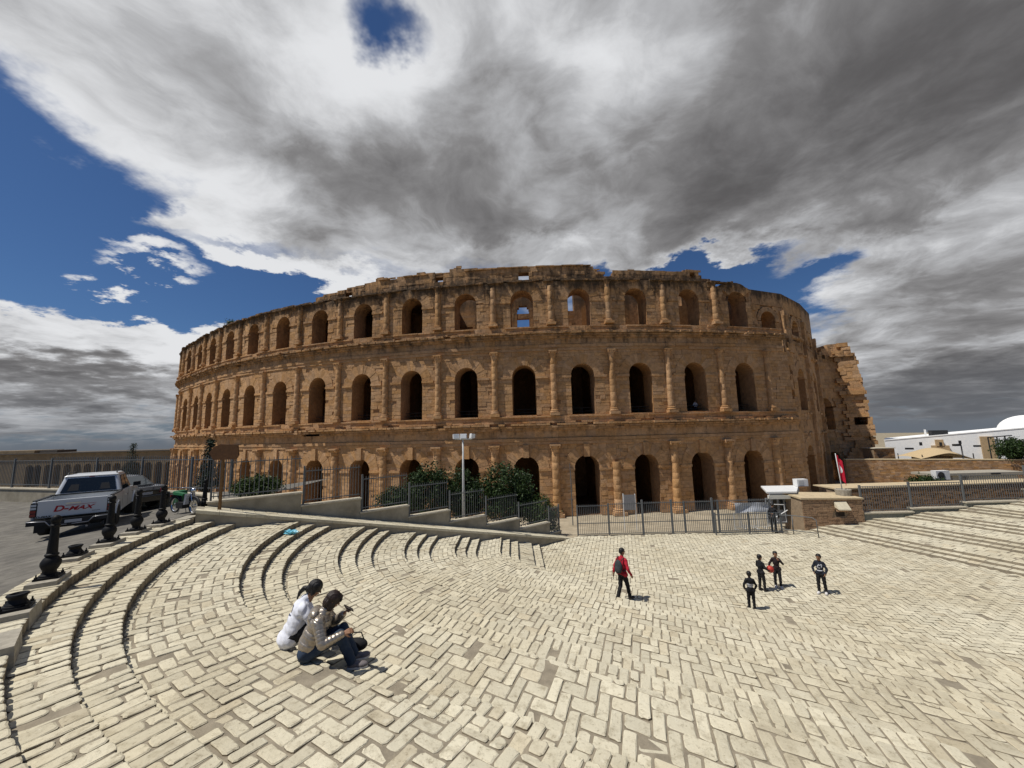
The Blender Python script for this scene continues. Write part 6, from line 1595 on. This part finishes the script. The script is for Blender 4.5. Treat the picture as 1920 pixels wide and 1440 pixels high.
def standing(lab, loc, rz, H, pose, top, trousers, shoe_m, sole_m=None, hair=None, skin=None, group=None, hood=None, voxel=None):
    """boy on his feet. local frame: +y is where he faces, +x his right"""
    t = thing('person', lab, 'person', loc, rz, group); skin = skin or SKIN; hair = hair or HAIR; vx = voxel or .011
    f = lambda p: Vector(p) * H
    hipz, shz, nkz = .495, .795, .845
    lean = pose.get('lean', (0, 0)); ox, oy = lean
    hd_ = pose.get('head', (0, 1, -.1)); kid = H < 1.4; hs = (.163 if kid else .145) * H; hc = f((ox, oy + .012, .922 if kid else .926)); W = .86 if kid else .94
    ank = pose['ankles']; kn = pose['knees']; el = pose['elbows']; wr = pose['wrists']
    B = MB()
    P, M = head(B, hc, hs, hd_, (0, 0, 1))
    capsule(B, f((ox * .9, oy * .9 - .006, nkz - .03)), hc - Vector((0, 0, .03 * H)), .033 * H, .032 * H)
    capsule(B, f((0, 0, hipz + .03)), f((ox * .8, oy * .8, shz - .06)), .050 * H, .052 * H)
    for i, sgn in enumerate((1, -1)):
        sh = f((ox * .85 + sgn * .090 * W, oy * .85 - .004, shz)); e, w = f(el[i]), f(wr[i])
        capsule(B, f((ox * .85, oy * .85, shz - .01)), sh - Vector((0, 0, .014 * H)), .030 * H, .026 * H); capsule(B, sh - Vector((0, 0, .014 * H)), e, .024 * H, .020 * H); capsule(B, e, w, .020 * H, .016 * H)
        hand(B, w, pose.get('hand_dir', [(w - e)] * 2)[i] if 'hand_dir' in pose else (w - e), pose.get('palm', [(-sgn, .2, 0)] * 2)[i], H / 1.72 * 1.02, -sgn, pose.get('curl', .45))
        hp = f((sgn * .050, 0, hipz)); capsule(B, hp, f(kn[i]), .042 * H, .028 * H); capsule(B, f(kn[i]), f(ank[i]), .028 * H, .021 * H)
    body = fuse('body', B, vx * .62, skin, t, 3, factor=.4); face_parts(P, M, hs, t, body)
    # jacket
    J = MB()
    ellips(J, f((ox * .3, oy * .3, hipz + .065)), (.092 * H * W, .070 * H, .085 * H)); ellips(J, f((ox * .7, oy * .7, .70)), (.102 * H * W, .072 * H, .125 * H)); capsule(J, f((-.06, 0, hipz + .02)), f((.06, 0, hipz + .02)), .062 * H, .062 * H)
    for i, sgn in enumerate((1, -1)):
        sh = f((ox * .85 + sgn * .092 * W, oy * .85 - .004, shz - .012)); e, w = f(el[i]), f(wr[i]); wc = e.lerp(w, .93)
        capsule(J, f((ox * .85, oy * .85, shz - .005)), sh, .043 * H, .040 * H); capsule(J, sh, e, .037 * H, .031 * H); capsule(J, e, wc, .031 * H, .025 * H)
    capsule(J, f((ox * .85, oy * .85 - .012, shz + .005)), f((ox * .9, oy * .9 - .010, nkz - .018)), .048 * H, .040 * H)
    wr_ = lambda co: .004 * H * (np.sin(co[:, 2] * 70 / H + 9 * co[:, 0]) * np.sin(co[:, 1] * 40 / H + co[:, 0] * 33 / H))
    jk = fuse('jacket', J, vx, top, t, 5, wr_)
    Tm = MB(); capsule(Tm, f((-.04, 0, hipz + .01)), f((.04, 0, hipz + .01)), .062 * H, .062 * H)
    for i, sgn in enumerate((1, -1)):
        hp = f((sgn * .048, 0, hipz - .005)); k_, a_ = f(kn[i]), f(ank[i]); lo = k_.lerp(a_, .97)
        capsule(Tm, hp, k_, .055 * H, .042 * H); capsule(Tm, k_, lo, .041 * H, .035 * H)
    fuse('trousers', Tm, vx, trousers, t, 4, wr_)
    for i, sgn in enumerate((1, -1)):
        a_ = f(ank[i]); d = Vector(pose.get('toes', [(.12 * sgn, 1, 0)] * 2)[i]).normalized(); heel = a_ - d * .035 * H; heel.z = a_.z - .040 * H
        shoe(t, heel, heel + d * .155 * H, .062 * H, .055 * H, shoe_m, sole_m)
    hb = MB(); ellips(hb, P(0, -.06, .155), (.375 * hs, .415 * hs, .385 * hs), M, 18, 12); ellips(hb, P(0, -.20, -.02), (.33 * hs, .27 * hs, .30 * hs), M)
    hb.v = [v for v in hb.v]; hm = fuse('hair', hb, vx * .6, hair, t, 2, lambda co: .002 * np.sin(co[:, 0] * 300) * np.cos(co[:, 2] * 60 + co[:, 1] * 190))
    # cut the hair away from the face
    bm = bmesh.new(); bm.from_mesh(hm.data); fwv = M @ Vector((0, 1, 0)); upv = M @ Vector((0, 0, 1))
    bmesh.ops.delete(bm, geom=[v for v in bm.verts if (v.co - Vector(P(0, 0, 0))).dot(fwv) > .17 * hs and (v.co - Vector(P(0, 0, 0))).dot(upv) < .26 * hs], context='VERTS'); bm.to_mesh(hm.data); bm.free()
    if hood:
        hd2 = MB(); capsule(hd2, f((ox - .06, oy - .055, shz + .005)), f((ox + .06, oy - .055, shz + .005)), .035 * H, .035 * H); ellips(hd2, f((ox, oy - .065, shz - .03)), (.075 * H, .03 * H, .06 * H)); fuse('hood', hd2, vx, hood, t, 4)
    t_['jacket'] = jk
    return t, f, P, M, hs
t_ = {}
def facing(dx, dy): return atan2(-dx, dy)
DKN = mat('black_tracksuit', (.010, .010, .012), .8, var=.2, vscale=12., bump=.2, bscale=60); DKN2 = mat('dark_maroon_tracksuit', (.018, .010, .011), .8, var=.2, vscale=12.); NAVY = mat('navy_hoodie', (.012, .015, .024), .85, var=.2, vscale=10.)
BLKC = mat('black_trousers', (.011, .011, .012), .85, var=.2, vscale=12.); REDJ = mat('red_jacket', (.40, .012, .028), .7, var=.12, vscale=9.); GREYP = mat('light_grey_cloth', (.42, .43, .45), .85, var=.1); SHW = mat('white_trainer', (.62, .60, .58), .6); SHD = mat('dark_trainer', (.03, .022, .02), .6)
def gz(x, y):
    Q = QM @ np.array([x, y]); z = zR(R_of(x, y)); return max(z, zQ(Q)) if Q > 23.85 else z
def ground_at(u, v):
    z = FLOOR
    for _ in range(12):
        q = atz(u, v, z); z = gz(q[0], q[1])
    return q[0], q[1], z
G5 = 'children on the lower plaza'
# walker in red
x, y, z = ground_at(1170, 1126)
walk = dict(ankles=[(.052, .13, .045), (-.052, -.13, .062)], knees=[(.055, .075, .275), (-.052, -.015, .272)], elbows=[(.165, -.03, .63), (-.165, -.02, .635)], wrists=[(.175, .05, .515), (-.185, -.04, .50)], toes=[(.1, 1, .0), (-.1, 1, -.12)], head=(.35, 1, -.12), lean=(0, .015))
t, f, P, M, hs = standing('older boy in red jacket walking with a dark grey backpack', (x, y, z), facing(.80, .60), 1.50, walk, REDJ, BLKC, SHD, None, group=None)
bk = MB(); H = 1.5
BAG = mat('dark_grey_backpack', (.035, .042, .045), .8, var=.2, vscale=14., bump=.3)
o = thing('backpack', 'dark grey backpack on the back of the boy in red', 'backpack', (x, y, z), facing(.80, .60)); b_ = MB()
ellips(b_, (0, -.165, 1.00), (.135, .075, .20)); ellips(b_, (0, -.215, .92), (.105, .05, .11)); fuse('bag_body', b_, .012, BAG, o, 3)
for s in (-1, 1): part('strap', MB().tube([(s * .08, -.13, 1.17), (s * .10, -.05, 1.24), (s * .105, .07, 1.20), (s * .11, .105, 1.05), (s * .12, .02, .90), (s * .10, -.12, .86)], .014, 6), BAG, o, True)
part('hanging_strap', MB().tube([(-.11, -.18, .86), (-.20, -.12, .76), (-.27, -.09, .62), (-.26, -.10, .56)], .008, 5), BAG, o, True)
# boy holding the ball
x, y, z = ground_at(1430, 1108); H = 1.28
hold = dict(ankles=[(.06, .02, .045), (-.055, -.03, .045)], knees=[(.06, .03, .27), (-.055, .0, .27)], elbows=[(.155, .02, .65), (-.15, .05, .645)], wrists=[(.135, .16, .575), (-.03, .175, .57)], head=(.15, 1, -.2), palm=[(-.6, .8, .2), (.6, .8, .2)], curl=.35)
RB = facing(.95, .30)
t, f, P, M, hs = standing('boy in black holding out a red ball', (x, y, z), RB, H, hold, DKN, BLKC, SHD, group=G5)
bp = Matrix.Rotation(RB, 3, 'Z') @ Vector((.06 * H, .30 * H, .575 * H)); ball = thing('ball', 'red rubber ball held by the boy in black', 'ball', (x + bp.x, y + bp.y, z + bp.z))
part('ball_skin', MB().sphere((0, 0, 0), .125, 20, 14), mat('red_rubber', (.42, .045, .03), .5, var=.1), ball, True); part('ball_seam', MB().tube([(.126 * cos(a), .126 * sin(a), 0) for a in np.linspace(0, 2 * pi, 25)], .003, 4), mat('dark_seam', (.08, .01, .01), .6), ball)
# boy with raised hand
x, y, z = ground_at(1460, 1101); H = 1.29
rais = dict(ankles=[(.065, .0, .045), (-.06, .03, .045)], knees=[(.062, .02, .27), (-.058, .03, .27)], elbows=[(.165, -.01, .64), (-.155, .07, .68)], wrists=[(.19, .03, .51), (-.065, .13, .79)], head=(-.3, 1, -.15), palm=[(-1, .2, 0), (.6, .1, .3)], curl=.6)
standing('boy in dark tracksuit with white trainers and one hand at his face', (x, y, z), facing(-.45, -.9), H, rais, DKN2, BLKC, SHW, SHW, group=G5, skin=SKIN)
# boy on the right
x, y, z = ground_at(1543, 1113); H = 1.36
std = dict(ankles=[(.065, .03, .045), (-.07, -.04, .045)], knees=[(.062, .03, .27), (-.062, -.01, .27)], elbows=[(.15, .02, .64), (-.15, .02, .64)], wrists=[(.12, .10, .55), (-.12, .09, .545)], head=(.2, 1, -.25), palm=[(-1, .2, 0), (1, .2, 0)], curl=.6)
t, f, P, M, hs = standing('boy in navy hoodie with pale print standing apart on the right', (x, y, z), facing(-.75, -.66), H, std, NAVY, BLKC, SHW, SHW, group=G5)
print_on('chest_print', t_['jacket'], [(-.05 * H, .76 * H, -.05 * H, .66 * H, .03), (-.05 * H, .755 * H, .0, .72 * H, .025), (.0, .75 * H, .05 * H, .67 * H, .028), (-.02 * H, .66 * H, .05 * H, .66 * H, .03), (-.07 * H, .60 * H, .07 * H, .585 * H, .028)], GREYP, t, 1)
# smallest boy nearest the camera, seen from behind
x, y, z = ground_at(1419, 1151); x, y = x + .02, y + .25; z = gz(x, y); H = 1.22
std2 = dict(ankles=[(.06, .0, .045), (-.06, .02, .045)], knees=[(.058, .02, .27), (-.058, .03, .27)], elbows=[(.15, .0, .64), (-.15, .0, .64)], wrists=[(.13, .07, .535), (-.13, .06, .53)], head=(.1, 1, -.1), palm=[(-1, .2, 0), (1, .2, 0)], curl=.5)
t, f, P, M, hs = standing('smallest boy in black hooded jacket with light grey back panel', (x, y, z), facing(.30, .95), H, std2, DKN, BLKC, SHD, group=G5, hood=DKN)
print_on('back_panel', t_['jacket'], [(-.085 * H + .012 * i, .61 * H, -.085 * H + .012 * i, (.70 if i not in (0, 17) else .66) * H, .0125) for i in range(int(.17 * H / .012) + 1)], GREYP, t, -1)
# figure bending behind the railing by the booth, and a visitor in an upper arch
xg, yg = aty(1450, 990, 22.15)[0], 22.15
bend = dict(ankles=[(.06, .0, .045), (-.06, .03, .045)], knees=[(.06, .05, .27), (-.06, .06, .27)], elbows=[(.15, .14, .60), (-.15, .13, .60)], wrists=[(.12, .22, .50), (-.12, .22, .50)], head=(-.2, 1, -.6), lean=(0, .10), palm=[(-1, .2, 0), (1, .2, 0)], curl=.6)
standing('person in dark clothes leaning forward behind the low steel railing', (xg, yg, FLOOR), facing(.7, .5), 1.62, bend, DKN, BLKC, SHD)
pv = FC.M(2.62, 1.8, -1.7); standing('visitor in light top standing in a second storey arch', pv, facing(-.2, -1), 1.65, std, GREYP, NAVY, SHD)

# --- two women sitting on the step
def sitting(lab, loc, rz, J, top, legs, hair_fn, shoe_m, sole_m, group, voxel=.010, disp=None, skin=None, girth=1.):
    t = thing('person', lab, 'person', loc, rz, group); skin = skin or SKIN; B = MB()
    V = {k: Vector(v) for k, v in J.items() if hasattr(v, '__len__')}; hs = .225
    P, M = head(B, V['head'], hs, J['look'], J['up'])
    capsule(B, V['neck'] - Vector((0, .01, .05)), V['head'] - Vector((0, .02, .04)), .054, .050); capsule(B, V['hip'], V['chest'], .085, .085)
    for s, q in (('r', 1), ('l', -1)):
        capsule(B, V['chest'] + Vector((0, 0, .05)), V['sh' + s], .05, .042); capsule(B, V['sh' + s], V['el' + s], .043, .034); capsule(B, V['el' + s], V['wr' + s], .033, .024)
        hand(B, V['wr' + s], V['hd' + s], V['pm' + s], 1.0, -q, J.get('curl', 1.0)); capsule(B, V['hip'] + Vector((q * .085, 0, 0)), V['kn' + s], .075, .05); capsule(B, V['kn' + s], V['an' + s], .048, .035)
    body = fuse('body', B, .0062, skin, t, 3, factor=.4); face_parts(P, M, hs, t, body)
    T = MB(); up = (V['neck'] - V['hip']).normalized()
    ellips(T, V['hip'] + up * .10 + Vector((0, -.01, 0)), (.175 * girth, .135 * girth, .15)); ellips(T, V['hip'].lerp(V['chest'], .55), (.17 * girth, .135 * girth, .17)); ellips(T, V['chest'], (.185 * girth, .135 * girth, .15)); capsule(T, V['shr'] * .93 + V['shl'] * .07, V['shl'] * .93 + V['shr'] * .07, .068, .068)
    capsule(T, V['chest'] + Vector((0, 0, .08)), V['neck'] + Vector((0, 0, .0)), .085, .068)
    for s in 'rl': e, w = V['el' + s], V['wr' + s]; capsule(T, V['sh' + s] * .96 + V['chest'] * .04, e, .070 * girth, .060 * girth); capsule(T, e, e.lerp(w, .94), .060 * girth, .042 * girth)
    if not disp: ellips(T, V['hip'] + Vector((0, -.015, -.01)), (.205, .16, .145))
    tp = fuse('jacket' if disp else 'sweatshirt', T, voxel, top, t, 5, (lambda co: disp(co, V)) if disp else (lambda co: .006 * np.sin(co[:, 2] * 46 + co[:, 0] * 22 + 3 * np.sin(co[:, 1] * 18)) * np.sin(co[:, 1] * 27 + co[:, 2] * 9 + 1)))
    L = MB(); capsule(L, V['hip'] + Vector((.08, 0, 0)), V['hip'] + Vector((-.08, 0, 0)), .115, .115)
    for s, q in (('r', 1), ('l', -1)):
        h = V['hip'] + Vector((q * .088, 0, -.005)); k = V['kn' + s]; a = V['an' + s]; capsule(L, h, k, .098, .074); capsule(L, k, k.lerp(a, .97), .074, .062)
    fuse('trousers', L, voxel, legs, t, 4, lambda co: .005 * np.sin(co[:, 0] * 35 + co[:, 1] * 40) * np.sin(co[:, 2] * 42))
    for s, q in (('r', 1), ('l', -1)):
        a = V['an' + s]; d = Vector(J.get('toe', (q * .15, 1, 0))); d.z = 0; d.normalize(); hl = a - d * .05; hl.z = a.z - .075; shoe(t, hl, hl + d * .25, .095, .085, shoe_m, sole_m)
    hair_fn(t, P, M, hs, V); t_['top'] = tp
    return t, V
SILV = mat('champagne_puffer', (.36, .31, .25), .34, metal=.6, var=.06, vscale=14., spec=.5, bump=.15, bscale=30); JEAN = mat('dark_blue_denim', (.022, .036, .062), .85, col2=(.030, .048, .080), vscale=9., bump=.3, bscale=150); WSW = mat('white_sweatshirt', (.68, .69, .74), .85, var=.05); BLKJ = mat('black_leggings', (.012, .012, .013), .8)
def puff(co, V):
    """horizontal quilting on the trunk, rings along the sleeves"""
    up = np.array(V['neck'] - V['hip']); up /= np.linalg.norm(up); h = (co - np.array(V['hip'])) @ up; best = np.full(len(co), .155)
    for s in 'rl':
        acc = 0.
        for a, b in ((V['sh' + s], V['el' + s]), (V['el' + s], V['wr' + s])):
            a = np.array(a); b = np.array(b); d = b - a; L = np.linalg.norm(d); d /= L; q = np.clip((co - a) @ d, 0, L); dist = np.linalg.norm(co - a - q[:, None] * d, axis=1)
            k = (dist < best) & ((co - a) @ d > .05 * (acc == 0)) & (dist < .085); h = np.where(k, acc + q, h); best = np.where(k, dist, best); acc += L
    q = np.abs(np.sin(h * pi / .044))
    return .011 * np.minimum(1, q * 2.4) ** .6 - .007 + .0015 * np.sin(co[:, 0] * 120 + 60 * co[:, 2]) * np.sin(co[:, 1] * 110)
def bob(t, P, M, hs, V):
    h = MB(); ellips(h, P(0, -.06, .13), (.40 * hs, .45 * hs, .42 * hs), M, 20, 14); ellips(h, P(0, -.22, -.16), (.37 * hs, .30 * hs, .40 * hs), M)
    for q in (-1, 1): ellips(h, P(.30 * q, .02, -.22), (.11 * hs, .22 * hs, .33 * hs), M)
    ellips(h, P(0, .26, .34), (.26 * hs, .16 * hs, .12 * hs), M); ellips(h, P(.1, .37, .22), (.2 * hs, .08 * hs, .14 * hs), M)
    fuse('hair', h, .007, HAIRB, t, 3, lambda co: .0022 * np.sin(co[:, 0] * 260 + co[:, 2] * 20 + co[:, 1] * 60))
def tail(t, P, M, hs, V):
    h = MB(); ellips(h, P(0, -.05, .14), (.40 * hs, .45 * hs, .42 * hs), M, 20, 14); ellips(h, P(0, -.26, -.10), (.34 * hs, .26 * hs, .34 * hs), M)
    p = [P(0, -.42, -.15), P(-.02, -.62, -.28), P(-.03, -.72, -.62), P(-.03, -.66, -1.0)]
    for a, b, r0, r1 in zip(p[:-1], p[1:], (.14, .15, .12), (.15, .12, .05)): capsule(h, a, b, r0 * hs, r1 * hs)
    for q in (-1, 1): ellips(h, P(.31 * q, .05, -.10), (.08 * hs, .16 * hs, .26 * hs), M)
    fuse('hair', h, .007, HAIR, t, 3, lambda co: .002 * np.sin(co[:, 0] * 260 + co[:, 2] * 25 + co[:, 1] * 50))
    tie = MB().tube([tuple(P(.13 * cos(a), -.50, -.21 + .13 * sin(a))) for a in np.linspace(0, 2 * pi, 13)], .010, 6); part('hair_tie', tie, BLKJ, t)
seat = -2.95
J1 = dict(hip=(0, .02, .115), chest=(0, .155, .44), neck=(0, .225, .585), head=(.0, .315, .70), look=(-.15, .85, -.55), up=(0, .4, .9), shr=(.175, .165, .505), shl=(-.175, .185, .515), elr=(.285, .24, .275), ell=(-.25, .31, .31), wrr=(.235, .475, .345), wrl=(-.06, .445, .475), hdr=(-.1, 1, .25), hdl=(.45, .5, .62), pmr=(-.6, 0, -.6), pml=(.4, .8, -.1), knr=(.10, .43, .275), knl=(-.10, .44, .27), anr=(.11, .585, -.085), anl=(-.08, .60, -.085), curl=1.05)
p1 = (-2.86, 5.42); f1 = facing(.955, .295)
pw1, V1 = sitting('woman in shiny champagne puffer jacket and blue jeans seated on the step', (*p1, seat), f1, J1, SILV, JEAN, bob, mat('grey_trainer', (.16, .14, .14), .7), SHW, None, disp=puff, girth=1.08)
hoodm = MB(); ellips(hoodm, (-.02, .10, .575), (.15, .075, .06)); ellips(hoodm, (-.02, .055, .50), (.135, .055, .10)); fuse('hood', hoodm, .009, SILV, pw1, 4, lambda co: .004 * np.sin(co[:, 2] * 80) * np.sin(co[:, 0] * 60))
rp = V1['knr']; part('ripped_knee', MB().sphere(tuple(rp + Vector((.065, -.03, .025))), (.03, .055, .012), 8, 6), mat('pale_denim_tear', (.30, .33, .38), .9), pw1)
J2 = dict(hip=(0, .02, .115), chest=(0, .15, .45), neck=(.01, .225, .60), head=(.05, .31, .725), look=(.25, .85, -.5), up=(.1, .4, .9), shr=(.18, .165, .515), shl=(-.18, .165, .515), elr=(.23, .30, .32), ell=(-.27, .26, .29), wrr=(.16, .47, .42), wrl=(-.10, .44, .36), hdr=(-.1, .9, .45), hdl=(.5, .8, .1), pmr=(-1, .2, .2), pml=(1, .3, 0), knr=(.10, .44, .30), knl=(-.10, .44, .31), anr=(.10, .61, -.075), anl=(-.10, .62, -.075), curl=.9)
p2 = (-3.30, 5.78); f2 = facing(.90, .44)
pw2, V2 = sitting('woman in white sweatshirt with long black ponytail seated on the step', (*p2, seat), f2, J2, WSW, BLKJ, tail, mat('white_trainer', (.62, .60, .58)), SHW, None)
print_on('back_print', t_['top'], [(-.09, .53, -.09, .45, .016), (-.09, .49, -.04, .53, .014), (-.09, .49, -.04, .45, .014), (-.01, .53, -.01, .45, .016), (-.01, .53, .05, .53, .014), (.05, .53, .05, .45, .016), (-.01, .45, .05, .45, .014), (-.09, .41, .06, .41, .012), (-.08, .385, .03, .385, .010)], mat('faded_navy_print', (.06, .07, .11), .8), pw2, -1)
# phone held between them
wl1 = Matrix.Rotation(f1, 3, 'Z') @ (V1['wrl'] + Vector((.075, .075, .095)))
ph = thing('phone', 'dark mobile phone held up between the two seated women', 'phone', (p1[0] + wl1.x, p1[1] + wl1.y, seat + wl1.z)); ph.rotation_euler = (radians(-38), radians(10), f1 + .3)
bevelled(part('phone_case', MB().box(-.038, .038, -.075, .075, -.005, .005), mat('phone_black', (.012, .012, .014), .3), ph), .004); part('screen', MB().box(-.034, .034, -.07, .07, .0052, .006), mat('phone_screen', (.02, .022, .026), .08, spec=.7), ph)
# dark bag on the tread by their feet
bq = Matrix.Rotation(f1, 3, 'Z') @ Vector((-.30, .60, 0)); hb_ = thing('handbag', 'black handbag lying on the step by the women\'s feet', 'bag', (p1[0] + bq.x, p1[1] + bq.y, seat - .16))
b_ = MB(); ellips(b_, (0, 0, .09), (.17, .09, .09)); fuse('bag_body', b_, .01, BLKJ, hb_, 2); part('strap', MB().tube([(-.13, 0, .12), (-.06, .03, .24), (.06, .03, .24), (.13, 0, .12)], .010, 6), BLKJ, hb_, True)
